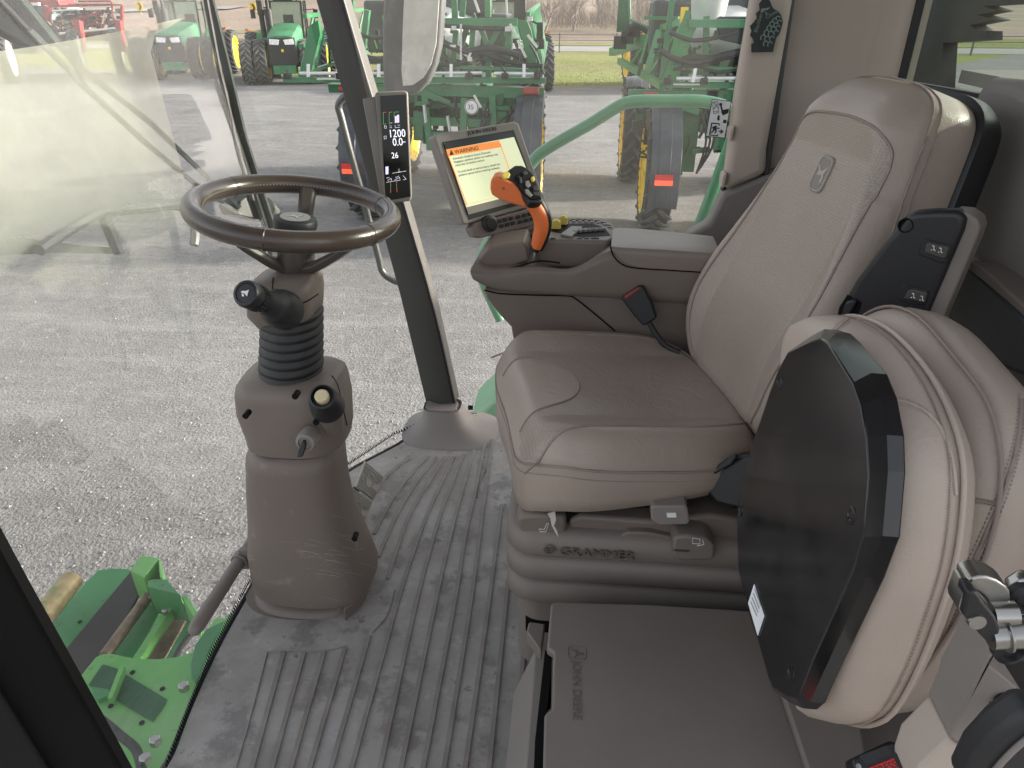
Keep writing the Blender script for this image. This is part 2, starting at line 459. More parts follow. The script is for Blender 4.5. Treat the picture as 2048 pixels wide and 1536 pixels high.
# pad edges of the mat block
mb = MB()
for a in ([(535, 1304), (640, 1303), (692, 1292)], [(535, 1304), (505, 1420), (472, 1536)], [(790, 1180), (775, 1230), (745, 1265)], [(955, 995), (962, 960), (985, 915)]):
    P = smooth_path([U(*q, z=FZ + .001) for q in a], 6)
    mb.tube(P, .0022, 5)
split(mb, "mat_crease", RIBM, cab)

# right front pillar : leaning post
def pil(px): return [U(a, b, p=(-.45, 2.09, 2.1), n=(-.25, -1, 0)) for a, b in px]
pa = pil([(655, -190), (700, -190)])
L0 = [(618, -80), (632, 0), (745, 390), (800, 590), (852, 806)]
M0 = [(655, -80), (665, 0), (776, 390), (838, 590), (880, 806)]
R0 = [(668, -80), (684, 0), (800, 390), (866, 620), (908, 806)]
n_ = V((-.25, -1, 0)).normalized()
rows = []
for a, b, c in zip(L0, M0, R0):
    A, B, C = pil([a])[0], pil([b])[0], pil([c])[0]
    rows.append([A, A - n_ * .0, B + n_ * .012, C, C - n_ * .05, A - n_ * .05])
mb = MB(); mb.loft([[r_[0], r_[2], r_[3], r_[4], r_[5]] for r_ in rows])
mb.build("front_pillar", PILLAR, cab, smooth=30, bevel=.003)
mb = MB(); mb.tube(smooth_path([p_ - n_ * .002 for p_ in [r_[3] for r_ in rows]], 4), .007, 8)
mb.build("pillar_seal", BLACKP, cab)
# boot at the foot of the pillar
C0 = U(882, 806, y=2.085)
rings = []
for k, (dz, w1_, w2_, ox) in enumerate([(0.0, .054, .042, .004), (-.012, .058, .045, .004), (-.08, .064, .052, .008), (-.125, .078, .064, .012), (-.158, .115, .092, .015), (-.172, .165, .13, .02)]):
    zz = C0.z + dz
    if k == 5: zz = FZ + .001
    if k == 4: zz = FZ + .016
    if k == 3: zz = FZ + .045
    if k == 2: zz = FZ + .085
    c_ = V((C0.x + ox + (C0.z - zz) * .2, 2.075 - (.02 if k > 2 else 0), zz)); rg = []
    for j in range(28):
        a = 2 * math.pi * j / 28; ca, sa = math.cos(a), math.sin(a); e = .62
        rg.append(c_ + V((w1_ * abs(ca) ** e * (1 if ca > 0 else -1), w2_ * abs(sa) ** e * (1 if sa > 0 else -1), 0)))
    rings.append(rg)
MB().loft(rings).build("pillar_boot", GREYTRIM, cab, smooth=60)

# near door post (black) at lower left, and its lighter inner lip
nrm = V((.75, -.66, 0)).normalized()
pp = (-.55, .5, 2.9)
mb = MB(); mb.prism([U(a, b, p=pp, n=(.6, -.8, 0)) for a, b in [(-60, 985), (0, 1105), (62, 1218), (243, 1536), (300, 1640), (-60, 1640)]], V((-.6, .8, 0)) * .05)
mb.build("door_post", BLACKPOST, cab, bevel=.006)
mb = MB(); mb.prism([U(a, b, p=V(pp) + V((.6, -.8, 0)) * .004, n=(.6, -.8, 0)) for a, b in [(-60, 1290), (0, 1372), (52, 1455), (102, 1536), (150, 1640), (-60, 1640)]], V((.6, -.8, 0)) * .012)
mb.build("door_seal", mat("seal_rubber", (.010, .010, .011), .65, spec=.2), cab, bevel=.004)

# windshield : curved pane standing on the mat's front edge
WX = [(.40, -.62), (.79, -.735), (1.05, -.775), (1.274, -.783), (1.55, -.752), (1.8, -.693), (2.0, -.585), (2.11, -.47)]
def wx(y, z):
    t = (z - FZ)
    f = lerp_tab(WX, y)
    return f - .012 - .20 * t - .03 * math.sin(max(0, min(1, t / 1.8)) * math.pi)
def onglass(px, py, off=0):
    r = ray(px, py); t = .9
    for _ in range(40):
        p = V((0, 0, CZ)) + r * t
        want = wx(p.y, p.z) + off
        t += (want - p.x) / (r.x - (-.2) * r.z + 1e-9) * .7 if abs(r.x) > 1e-3 else 0
        t = max(.2, min(t, 8))
    return V((0, 0, CZ)) + r * t
GLS = glass("windshield_glass", dust=.03, spec=.22)
rows = []
for i in range(25):
    y = .42 + (2.11 - .42) * i / 24
    rows.append([V((wx(y, z), y, z)) for z in [FZ + .0 + 1.85 * j / 12 for j in range(13)]])
wind = MB().grid(rows).build("windshield", GLS, cab)
mb = MB()
pts_ = edge[1:]
for A, B in zip(pts_, pts_[1:]):
    k_ = max(1, int((B - A).length / .0065))
    for k in range(k_):
        p_ = A + (B - A) * (k / k_); q_ = A + (B - A) * ((k + .9) / k_)
        if p_.y > 2.08: continue
        mb.add([V((wx(p_.y, FZ + .002) + .002, p_.y, FZ + .002)), V((wx(q_.y, FZ + .002) + .002, q_.y, FZ + .002)), V((wx((p_.y + q_.y) / 2, FZ + .016) + .002, (p_.y + q_.y) / 2, FZ + .016))], [(0, 1, 2)])
o_ = mb.build("frit_band", BLACKPOST, wind, smooth=0); o_['kind'] = 'stuff'
# sunlit wedge on the dusty pane, painted in as a pale film
def glaremat():
    m = bpy.data.materials.new("windshield_glare"); m.use_nodes = True
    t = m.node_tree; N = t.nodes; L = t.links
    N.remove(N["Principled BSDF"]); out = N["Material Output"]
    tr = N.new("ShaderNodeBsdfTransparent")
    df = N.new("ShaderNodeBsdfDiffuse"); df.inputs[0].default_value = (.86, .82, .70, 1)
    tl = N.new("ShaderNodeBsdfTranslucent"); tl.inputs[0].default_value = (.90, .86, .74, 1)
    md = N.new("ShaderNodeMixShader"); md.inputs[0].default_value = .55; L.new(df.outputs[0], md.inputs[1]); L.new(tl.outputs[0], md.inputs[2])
    at = N.new("ShaderNodeAttribute"); at.attribute_name = "dust"  # per-point strength of the painted glare
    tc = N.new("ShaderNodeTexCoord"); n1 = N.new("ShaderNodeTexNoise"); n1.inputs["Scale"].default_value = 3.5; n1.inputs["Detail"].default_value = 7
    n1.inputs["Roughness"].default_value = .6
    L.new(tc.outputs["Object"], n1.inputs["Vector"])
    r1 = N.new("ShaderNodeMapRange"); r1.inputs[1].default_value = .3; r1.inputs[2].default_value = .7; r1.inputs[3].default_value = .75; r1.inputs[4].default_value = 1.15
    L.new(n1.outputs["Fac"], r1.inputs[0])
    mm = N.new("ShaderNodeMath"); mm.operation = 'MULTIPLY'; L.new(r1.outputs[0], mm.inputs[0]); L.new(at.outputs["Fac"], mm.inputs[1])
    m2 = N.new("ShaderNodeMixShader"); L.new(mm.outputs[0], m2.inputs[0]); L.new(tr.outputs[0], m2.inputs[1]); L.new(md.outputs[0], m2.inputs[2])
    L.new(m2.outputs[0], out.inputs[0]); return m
GLARE = glaremat()
# film edges trace the painted sun patch: rows top to bottom, left to right
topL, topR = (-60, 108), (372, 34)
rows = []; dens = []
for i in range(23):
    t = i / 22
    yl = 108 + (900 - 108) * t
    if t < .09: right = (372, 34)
    # right edge: down the side of the painted sun patch
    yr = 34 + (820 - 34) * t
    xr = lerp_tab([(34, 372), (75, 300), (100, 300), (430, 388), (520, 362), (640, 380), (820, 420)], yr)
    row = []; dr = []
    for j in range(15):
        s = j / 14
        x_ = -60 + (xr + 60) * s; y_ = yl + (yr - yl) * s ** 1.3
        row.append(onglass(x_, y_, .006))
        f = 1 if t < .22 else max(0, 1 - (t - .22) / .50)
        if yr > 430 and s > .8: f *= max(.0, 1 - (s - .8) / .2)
        dr.append(f * (.46 + .22 * (1 - s)))  # glare painted stronger to the left, fading out downwards
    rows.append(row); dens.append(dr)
film = MB().grid(rows).build("glare_film", GLARE, wind)
at = film.data.attributes.new("dust", 'FLOAT', 'POINT')  # holds the strength of the painted glare
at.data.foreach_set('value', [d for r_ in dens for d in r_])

# right side window pane
SG = glass("side_glass", dust=.085, spec=.3)
mb = MB(); y_ = 2.118
mb.add([(-.44, y_, FZ), (.33, y_, FZ), (.36, y_, 2.66), (.43, y_, 3.85), (-.75, y_, 3.85)], [(0, 1, 2, 3, 4)])
side = mb.build("side_window", SG, cab)
# emergency exit decal
def yq(px, y): return [U(a, b, y=y) for a, b in px]
Y0 = 2.112
mb = MB(); mb.prism(yq([(1424, 198), (1463.5, 202), (1450, 277), (1411, 273)], Y0), (0, .001, 0)); dec = mb.build("exit_decal", INK, side)
mb = MB(); mb.prism(yq([(1425.2, 199.5), (1461.8, 203.3), (1448.8, 275.4), (1412.5, 271.7)], Y0 - .001), (0, .0006, 0)); mb.build("decal_sheet", LABEL, dec)
mb = MB(); Y1 = Y0 - .002
def q3(off, sc_, pts): return yq([(off[0] + a * sc_, off[1] + b * sc_) for a, b in pts], Y1)
o3, s3 = (1360, 180), .2083
def dpoly(pts): mb.prism(q3(o3, s3, pts), (0, .0004, 0))
dpoly([(375, 130), (400, 122), (405, 140), (400, 150), (412, 192), (470, 180), (465, 220), (412, 245), (396, 215), (398, 205), (385, 152), (375, 142)])
dpoly([(362, 243), (382, 245), (378, 275), (387, 276), (367, 298), (352, 272), (360, 272)])
dpoly([(300, 312), (383, 320), (380, 342), (372, 341), (373, 330), (310, 324), (292, 428), (356, 435), (358, 424), (366, 424), (362, 446), (278, 436)])
dpoly([(340, 345), (350, 338), (356, 350), (345, 358), (381, 365), (380, 373), (348, 372), (355, 392), (340, 418), (328, 416), (340, 394), (330, 384), (318, 405), (300, 418), (297, 408), (312, 392), (320, 362), (310, 372), (304, 366), (318, 350)])
dpoly([(372, 392), (395, 394), (385, 380), (398, 380), (419, 400), (393, 420), (382, 418), (394, 404), (371, 402)])
dpoly([(416, 285), (448, 288), (444, 320), (412, 317)])
for a, b in (((314, 118), (364, 112)), ((364, 112), (372, 218)), ((372, 218), (322, 228)), ((322, 228), (314, 118)), ((318, 190), (364, 130)), ((330, 120), (368, 180)), ((320, 210), (368, 205))):
    P = q3(o3, s3, [a, b]); mb.bar(P[0], P[1], .0012, .0006)
mb.build("decal_print", INK, dec)
# small print in the pane's corner
mb = MB(); mb.prism(yq([(936, 811), (946, 811), (946, 820), (936, 820)], Y0), (0, .001, 0))
for k in range(5): mb.prism(yq([(928 + k % 2 * 2, 826 + k * 5), (954, 826 + k * 5), (954, 827.2 + k * 5), (928 + k % 2 * 2, 827.2 + k * 5)], Y0), (0, .001, 0))
mb.build("pane_marking", INK, side)

# right rear pillar with its light trim, clips and lower trim
def prect(name, px, y, d, m, bev=.01, par=cab, seg=3): 
    return MB().prism(yq(px, y), (0, d, 0)).build(name, m, par, bevel=bev, seg=seg)
prect("rear_pillar", [(1527, -110), (1507, 0), (1477, 175), (1449, 384), (1534, 350), (1536, 300), (1562, 150), (1590, -8), (1612, -110)], 2.06, .08, BEIGE, .022, seg=4)
prect("rear_pillar_groove", [(1600, -110), (1580, 0), (1545, 210), (1527, 350), (1538, 352), (1592, -8), (1612, -110)], 2.078, .06, DARKTRIM, .004)
prect("window_gasket", [(1519, -110), (1502, 0), (1472, 175), (1444, 386), (1430, 430), (1392, 470), (1425, 470), (1452, 386), (1485, 175), (1540, -110)], 2.10, .03, BLACKP, .002)
prect("pillar_foot", [(1446, 388), (1534, 351), (1600, 330), (1600, 420), (1440, 545), (1370, 500), (1376, 471), (1418, 448)], 2.07, .07, GREYTRIM, .012)
for q in ([(1465, 253), (1470, 252), (1464, 283), (1458, 280), (1460, 262)], [(1448, 348), (1455, 347), (1449, 376), (1443, 374), (1445, 356)]):
    prect("window_clip", q, 2.05, .05, BEIGE, .003)
# rear corner panel and rear wall
RX = .80
mb = MB(); rows = []
for z in (2.0, 2.6, 3.0, 3.4, 3.9):
    rows.append([V((.50 + .02 * (z - 2.9), 2.14, z)), V((.60, 2.135, z)), V((.70, 2.12, z)), V((.735, 2.10, z)), V((.76, 2.06, z)), V((.80, 2.055, z)), V((.83, 2.05, z))])
mb.grid(rows); mb.build("corner_panel", BEIGE, cab, smooth=60)
zt = 3.115
mb = MB()
mb.prism([(RX, 2.10, 2.0), (RX, 2.10, zt), (RX, 1.35, zt + .03), (RX, .40, zt + .03), (RX, .40, 2.0)], (.05, 0, 0))
mb.build("rear_wall", GREYTRIM, cab, bevel=.004)
mb = MB(); mb.prism([(RX - .012, 2.07, zt - .035), (RX - .012, 2.07, zt - .004), (RX - .012, 1.0, zt + .022), (RX - .012, 1.0, zt - .03)], (.03, 0, 0))
mb.build("window_sill", BEIGE, cab, bevel=.008)
mb = MB(); mb.prism([(RX, .40, zt + .04), (RX, 1.32, zt + .04), (RX, 1.32, 3.9), (RX, .40, 3.9)], (.04, 0, 0)); mb.prism([(RX, .4, 3.9), (RX, 2.1, 3.9), (RX, 2.1, 3.98), (RX, .4, 3.98)], (.04, 0, 0))
mb.build("rear_header", GREYTRIM, cab)
RG = glass("tinted_rear_glass", tint=(.42, .48, .45), dust=.008, spec=.25)
mb = MB(); mb.add([(RX + .012, 2.06, zt), (RX + .012, 1.3, zt + .02), (RX + .012, 1.3, 3.9), (RX + .012, 2.06, 3.9)], [(0, 1, 2, 3)])
rw = mb.build("rear_window", RG, cab)
mb = MB()
mb.bar((RX + .002, 2.055, zt - .01), (RX + .002, 2.055, 3.9), .02, .018); mb.bar((RX + .002, 2.05, zt + .002), (RX + .002, 1.3, zt + .024), .02, .018)
mb.build("rear_window_seal", BLACKP, rw)
gt = thing("grain_tank", "dark grain tank wall with pale deck seen through the tinted rear window", "tank", (1.6, 1.5, 3.0))
MB().prism([U(a, b, x=1.5) for a, b in [(1700, -140), (2100, -140), (2100, 4), (1965, 12), (1995, 22), (1955, 30), (1990, 40), (1940, 50), (1955, 62), (1972, 62), (1972, 80), (1886, 86), (1878, 220), (1700, 220)]], (.06, 0, 0)).build("tank_wall", BLACKM, gt)
MB().prism([(1.56, .2, 3.0), (1.56, 3.4, 3.0), (4.2, 3.4, 3.0), (4.2, .2, 3.0)], (0, 0, .05)).build("tank_deck", GREYTRIM, gt)
MB().prism([(-1.15, .40, 3.93), (-1.15, 2.16, 3.93), (.86, 2.16, 3.93), (.86, .40, 3.93)], (0, 0, .10)).build("roof_panel", GREYTRIM, cab, bevel=.03)
# padded hump and dark lower side of the rear wall
mb = MB(); hp = [U(a, b, x=.74) for a, b in [(1938, 215), (1956, 166), (1972, 154), (2030, 160), (2048, 172), (2110, 190), (2110, 640), (1975, 545), (1925, 510), (1920, 330)]]
mb.prism(hp, (.07, 0, 0)); mb.build("padded_panel", GREYTRIM, cab, bevel=.025, seg=4)
mb = MB(); hp = [U(a, b, x=.70) for a, b in [(1905, 545), (1938, 530), (1975, 560), (2060, 640), (2060, 760), (1960, 720), (1890, 650)]]
mb.prism(hp, (.09, 0, 0)); mb.build("lower_side_panel", DARKTRIM, cab, bevel=.01)
mb = MB(); hp = [U(a, b, x=.69) for a, b in [(1938, 520), (1975, 545), (2060, 622), (2060, 645), (1972, 568), (1930, 535)]]
mb.prism(hp, (.05, 0, 0)); mb.build("trim_strip", TAUPE_D, cab, bevel=.004)

# ================================================================== STEERING COLUMN
st = thing("steering_column", "taupe steering column with leather wheel rising from the ribbed floor", "steering column", (-.62, 1.25, FZ))
YC = 1.285
def csec(l, r_, py, dep=.85, y=YC, e=.8, ox=0):
    A = U(l, py, y=y); B = U(r_, py, y=y); c = (A + B) / 2; a = (B - A).length / 2 * (.93 if e < .9 else 1)
    out = []
    for j in range(36):
        t = 2 * math.pi * j / 36; ca, sa = math.cos(t), math.sin(t)
        out.append(V((c.x + a * abs(ca) ** e * (1 if ca > 0 else -1), y + a * dep * abs(sa) ** e * (1 if sa > 0 else -1), c.z)))
    return out
# base ring
base = [csec(513, 737, 1238, .8), csec(512, 738, 1200, .8), csec(511, 738, 1172, .8), csec(518, 728, 1164, .78), csec(526, 722, 1162, .76), csec(528, 720, 1140, .75)]
for p_ in base[0]: p_.z = FZ + .001
MB().loft(base).build("base_ring", TAUPE_S, st, smooth=50)
low = [csec(528, 730, 1152, .74, e=.6), csec(514, 756, 1146, .8, e=.72), csec(511, 757, 1132, .82, e=.72), csec(505, 732, 1080, .82, e=.6), csec(502, 709, 1020, .84, e=.7), csec(499, 697, 965, .86, e=.7), csec(498, 690, 910, .88, e=.7), csec(499, 689, 893, .88, e=.7), csec(506, 684, 886, .86, e=.7), csec(512, 680, 880, .84, e=.7)]
# slanted lower hem
for p_ in low[1]: p_.z += -.035 * (p_.x - low[1][0].x + .12) * 0
lowo = MB().loft(low).build("lower_shroud", TAUPE_S, st, smooth=50)
up_ = [csec(512, 682, 874, .84, e=.6), csec(502, 702, 868, .9, e=.72), csec(498, 705, 850, .92, e=.72), csec(488, 698, 800, .92, e=.5), csec(484, 690, 765, .92, e=.5), csec(485, 686, 752, .9, e=.5), csec(490, 680, 744, .86, e=.6), csec(508, 660, 740, .74, e=.7)]
upo = MB().loft(up_).build("upper_shroud", TAUPE, st, smooth=50)
# bellows boot
rg = []
tops = 0
for i in range(8):
    t = i / 7
    py = 752 - (752 - 632) * t; l = 521 + 4 * t; r_ = 644 + 0 * t
    if i == 0: rg += [csec(512, 650, 752, .95, e=1), csec(513, 650, 745, .95, e=1)]
    rg += [csec(l + 6, r_ - 6, py - 1, 1, e=1), csec(l, r_, py - 5, 1, e=1), csec(l, r_, py - 11, 1, e=1), csec(l + 6, r_ - 6, py - 15, 1, e=1)]
MB().loft(rg).build("bellows", RUBBER, st, smooth=60)
hd = [csec(540, 575, 672, .5, e=.6), csec(520, 610, 648, .8, e=.5), csec(505, 640, 618, .95, e=.45), csec(505, 641, 580, 1.0, e=.42), csec(508, 639, 560, 1.0, e=.45), csec(514, 634, 552, .95, e=.5), csec(545, 632, 545, .6)]
hdo = MB().loft(hd).build("head_shroud", TAUPE, st, smooth=45)
# stalk
a0 = U(562, 618, y=1.19); a1 = U(490, 586, y=1.09); ax = (a1 - a0)
def along(t): return a0 + ax * t
mb = MB(); m_ = frame(a0, ax)
L_ = ax.length
mb.lathe([(.005, -.02), (.037, -.02), (.037, .005), (.031, .018), (.033, .024), (.027, .034), (.024, .040), (.022, .055), (.021, L_ * .5)], m_, 28)
sk = mb.build("stalk_boot", RUBBER, st, smooth=50)
mb = MB(); mb.lathe([(.019, L_ * .42), (.021, L_ * .5), (.0205, L_ * .62), (.023, L_ * .64), (.023, L_ * .80), (.024, L_ * .82), (.0245, L_ * .95), (.022, L_ * 1.0), (.0175, L_ * 1.01), (.0165, L_ * .995), (.002, L_ * 1.0)], m_, 28)
sk = mb.build("stalk_knob", BLACKP, st, smooth=40)
mb = MB()
for k in range(24):
    a = 2 * math.pi * k / 24
    mb.bar(m_ @ V((.0235 * math.cos(a), .0235 * math.sin(a), L_ * .65)), m_ @ V((.0235 * math.cos(a), .0235 * math.sin(a), L_ * .79)), .002, .002)
mb.build("knob_grip", BLACKP, sk)
mf = frame(m_ @ V((0, 0, L_ * 1.004)), ax, (.8, -.3, 0)); mb = MB()
for q in ([(-.008, .0), (-.004, .003), (.0, .003), (.006, .007), (.006, -.005), (.0, -.001), (-.004, -.001)], [(-.005, -.002), (-.002, -.002), (.001, -.006), (-.003, -.007)]):
    mb.prism([mf @ V((a, b, 0)) for a, b in q], mf.to_3x3() @ V((0, 0, .0008)))
mb.build("horn_symbol", WHITE, sk)
# steering wheel
WC = V((-.544, 1.31, 2.952)); wn = V((.13, -.005, 1)).normalized(); WM = frame(WC, wn); RR = .182
mb = MB(); seg = []
path = [WM @ V((RR * math.cos(a), RR * math.sin(a), 0)) for a in [2 * math.pi * k / 72 for k in range(72)]]
mb.tube(path, .0195, 16, closed=True)
SWL = mat("wheel_leather", (.060, .044, .037), .24, var=.1, vs=8, bump=.25, bs=260, spec=.6)
wh = mb.build("steering_wheel", SWL, st, smooth=80)
mb = MB()
for k in (38, 152, 275, 335):
    a = R(k); c_ = WM @ V((RR * math.cos(a), RR * math.sin(a), 0)); tn = WM.to_3x3() @ V((-math.sin(a), math.cos(a), 0))
    mb.lathe([(.0195, -.0025), (.0205, -.0015), (.0205, .0015), (.0195, .0025)], frame(c_, tn), 16, caps=False)
mb.build("rim_seam", SWL, wh)
mb = MB()
for k in range(150):
    a = R(2.4 * k); q = R(205)
    for s_ in (-1, 1):
        rr = RR + .0199 * math.cos(q + s_ * .13); zz = .0199 * math.sin(q + s_ * .13) + .008
        c_ = WM @ V((rr * math.cos(a) , rr * math.sin(a), zz)); c2 = WM @ V(((rr + .0006) * math.cos(a + .02), (rr + .0006) * math.sin(a + .02), zz - .003 * s_))
        mb.bar(c_, c2, .0016, .0016)
mb.build("rim_stitching", STITCH, wh)
SPK = mat("spoke_plastic", (.075, .062, .055), .4, bump=.2, bs=700)
for k in (101, 221, 341):
    a = R(k); d = V((math.cos(a), math.sin(a), 0)); e = V((-math.sin(a), math.cos(a), 0)); rings = []
    for rr, zz, ww, th in ((.178, -.004, .022, .012), (.155, -.016, .018, .011), (.100, -.066, .016, .011), (.055, -.100, .018, .013), (.02, -.118, .022, .016)):
        tang = V((.75, 0, .66)) if rr < .16 else V((1, 0, .3))
        nr = WM.to_3x3() @ (d * (-.6) + V((0, 0, .8))).normalized()
        c_ = WM @ (d * rr + V((0, 0, zz))); ee = WM.to_3x3() @ e
        rings.append([c_ + ee * ww + nr * th * .3, c_ + ee * ww * .6 + nr * th, c_ - ee * ww * .6 + nr * th, c_ - ee * ww + nr * th * .3, c_ - ee * ww * .7 - nr * th * .6, c_ + ee * ww * .7 - nr * th * .6])
    MB().loft(rings).build("spoke", SPK, wh, smooth=40, bevel=.002)
mb = MB(); mb.lathe([(.03, -.135), (.034, -.13), (.036, -.10), (.036, -.075), (.030, -.045), (.030, -.02)], WM, 32)
mb.build("wheel_hub", SPK, wh, smooth=40)
mb = MB(); mb.lathe([(.030, -.035), (.041, -.034), (.042, -.024), (.039, -.016), (.030, -.013), (.0295, -.0145), (.001, -.014)], WM, 36)
hc = mb.build("hub_cap", BLACKP, wh, smooth=40)
DEER = [(-.45, -.55), (-.30, -.20), (-.42, .0), (-.25, .12), (.0, .10), (.10, .30), (.04, .42), (-.08, .46), (.05, .52), (.0, .75), (.10, .60), (.12, .80), (.18, .60), (.28, .72), (.22, .50), (.30, .36), (.24, .20), (.34, .02), (.52, -.12), (.62, -.30), (.52, -.26), (.42, -.16), (.26, -.18), (.20, -.12), (.0, -.12), (-.10, -.16), (-.20, -.34), (-.34, -.62)]
def deer(m, s, parent, mt, name="leaping_deer", flip=1, ext=.0008):
    return MB().prism([m @ V((a * s * flip, b * s, 0)) for a, b in DEER], m.to_3x3() @ V((0, 0, ext))).build(name, mt, parent)
mb = MB(); mb.lathe([(.0285, -.0138), (.0285, -.0128), (.001, -.0126)], WM, 32); mb.build("cap_disc", HOUSING, hc)
deer(frame(WM @ V((0, 0, -.0126)), wn, (.8, -.5, 0)), .022, hc, CHROME)
# column button, key switch, screw holes
bx = U(645, 795, y=1.135)
up3 = V((.12, -.62, .72)).normalized(); fb = frame(bx, up3)
mb = MB(); mb.lathe([(.034, -.055), (.030, -.02), (.0245, -.004), (.0245, .004), (.021, .006), (.0195, -.006), (.001, -.006)], fb, 32); kb = mb.build("button_collar", BLACKP, st, smooth=50)
mb = MB(); mb.lathe([(.0135, -.006), (.0135, .009), (.0115, .012), (.001, .0125)], fb, 24); mb.build("hazard_button", CREAM, kb)
mb = MB(); mb.lathe([(.020, -.12), (.026, -.07), (.029, -.03), (.027, -.014), (.02, -.012)], frame(bx + V((-.002, .018, -.008)), V((.10, -.45, .85))), 32); mb.build("button_pod", TAUPE, st, smooth=60)
kx = U(612, 884, y=1.142); fk = frame(kx, V((.05, -1, .12)))
mb = MB(); mb.lathe([(.021, -.03), (.021, .0), (.018, .006), (.014, .007), (.013, .004), (.001, .004)], fk, 28); ks = mb.build("key_switch", HOUSING, st, smooth=45)
mb = MB(); mb.prism([fk @ V(q) for q in [(-.003, .008, .005), (.003, .008, .005), (.003, -.004, .005), (-.001, -.02, .018), (-.012, -.022, .018), (-.010, -.008, .010)]], fk.to_3x3() @ V((0, 0, .009))); mb.build("key", BLACKP, ks, bevel=.002)
for (a, b) in ((590, 793), (632, 845), (709, 1078), (491, 832)):
    c_ = U(a, b, y=1.145 if b < 1000 else 1.17); mb = MB(); mb.lathe([(.0062, -.02), (.0062, .001), (.001, .0012)], frame(c_, (.1, -1, .1)), 14); mb.build("screw_recess", BLACKPOST, st)
# foot bar with its bracket
fa, fb_ = U(510, 1075, y=1.33), U(384, 1268, y=1.02)
pth = [fa + (fb_ - fa) * t for t in (0, .3, .6, .93, .975, 1.0)]
mb = MB(); mb.tube(pth, [.0155, .0155, .016, .0165, .014, .006], 18); mb.build("foot_bar", TAUPE_D, st, smooth=60)
ba = fa + (fb_ - fa) * .25
mb = MB(); mb.lathe([(.0165, -.012), (.021, -.012), (.021, .012), (.0165, .012)], frame(ba, fb_ - fa), 20)
mb.prism([U(a, b, y=ba.y - .005) for a, b in [(476, 1100), (524, 1101), (524, 1128), (505, 1131), (497, 1139), (480, 1139)]], (0, .012, 0))
mb.build("bar_bracket", TAUPE_D, st, bevel=.002)
# parting lines and scuffs on the column covers
hit = caster([lowo, upo, hdo])
mb = MB(); mb.tube(surf_line(hit, [(546, 556), (545, 580), (545, 610), (546, 636), (547, 660)], 5, .0002), .0014, 5); mb.build("head_seam", BLACKPOST, st)
mb = MB(); mb.tube(surf_line(hit, [(506, 592), (530, 604), (580, 610), (610, 604), (636, 588)], 6, .0002), .0014, 5); mb.build("head_parting", BLACKPOST, st)
mb = MB(); mb.tube(surf_line(hit, [(664, 752), (676, 772), (684, 810), (694, 850)], 6, .0002), .0013, 5); mb.build("pod_parting", BLACKPOST, st)
rd = random.Random(4); mb = MB(); SCUFF = mat("pale_scuff", (.34, .31, .29), .6)
for k in range(46):
    a, b = rd.gauss(640, 55), rd.gauss(1110, 40); L_s = rd.uniform(8, 46); sl = rd.uniform(.05, .32)
    P = surf_line(hit, [(a, b), (a + L_s * .5, b + L_s * sl * .45), (a + L_s, b + L_s * sl)], 3, .0001)
    if len(P) > 4: mb.tube(P, rd.uniform(.0002, .0005), 4)
o_ = mb.build("scuff_marks", SCUFF, lowo); o_['kind'] = 'stuff'
# rim of the base on the mat
mb = MB(); mb.prism([U(a, b, z=FZ + .01) for a, b in [(690, 1245), (722, 1215), (734, 1195), (737, 1175), (700, 1160)]], (0, 0, .035)); mb.build("base_tab", TAUPE_S, st, bevel=.004)

# ================================================================== PEDALS
def pedal(cs, label):
    A, B, C, D = cs
    t = thing("brake_pedal", label, "pedal", tuple((A + B + C + D) / 4), group="pedals beside the column")
    n = (B - A).cross(D - A).normalized()
    if n.y > 0: n = -n
    MB().prism([A, B, C, D], -n * .014).build("pedal_plate", PED, t, bevel=.004)
    mb = MB()
    for i in range(12):
        for j in range(11):
            u, v = (i + .7) / 12.4, (j + .7) / 11.4
            if ((u - .5) / .27) ** 2 + ((v - .5) / .22) ** 2 < 1 or .40 < v < .60 and u > .2: continue
            p_ = A + (B - A) * u + (D - A) * v + (A - B + C - D) * u * v
            mb.box(p_ + n * .001, (.0042, .0042, .004), frame((0, 0, 0), n).to_3x3())
    mb.build("tread_studs", PED, t)
    c_ = (A + B + C + D) / 4; mb = MB(); e1 = (B - A).normalized(); e2 = (D - A).normalized()
    mb.tube([c_ + e1 * .013 * math.cos(a) + e2 * .018 * math.sin(a) + n * .0015 for a in [2 * math.pi * k / 24 for k in range(24)]], .002, 6, closed=True)
    mb.build("pad_ring", PED, t)
    MB().bar(c_ - n * .012, c_ - n * .06 + V((-.05, .02, -.06)), .02, .02).build("pedal_arm", BLACKP, t)
PED = mat("pedal_rubber", (.40, .38, .345), .6, var=.15, vs=30)
pn = V((.62, -.55, .55)); pc = U(738, 960, y=1.60)
pedal([U(a, b, p=pc, n=pn) for a, b in [(731, 921), (770, 953), (748, 1000), (711, 973)]], "upper ribbed brake pedal beside the column, nearer the far window")
pedal([U(a, b, p=pc - V((0, .0, .002)), n=pn) for a, b in [(702, 972), (746, 1004), (727, 1049), (690, 1040)]], "lower ribbed brake pedal half hidden by the column")

# ================================================================== OPERATOR SEAT
SA = R(14)
seat = thing("operator_seat", "tan leather operator seat with perforated panels on a bellows base", "seat", (.10, 1.33, FZ), math.pi + SA)
SM = mtx(seat)                      # local x = forward, local y = seat's left (towards the camera)
def SL(u, v, w_): return SM @ V((u, v, w_))
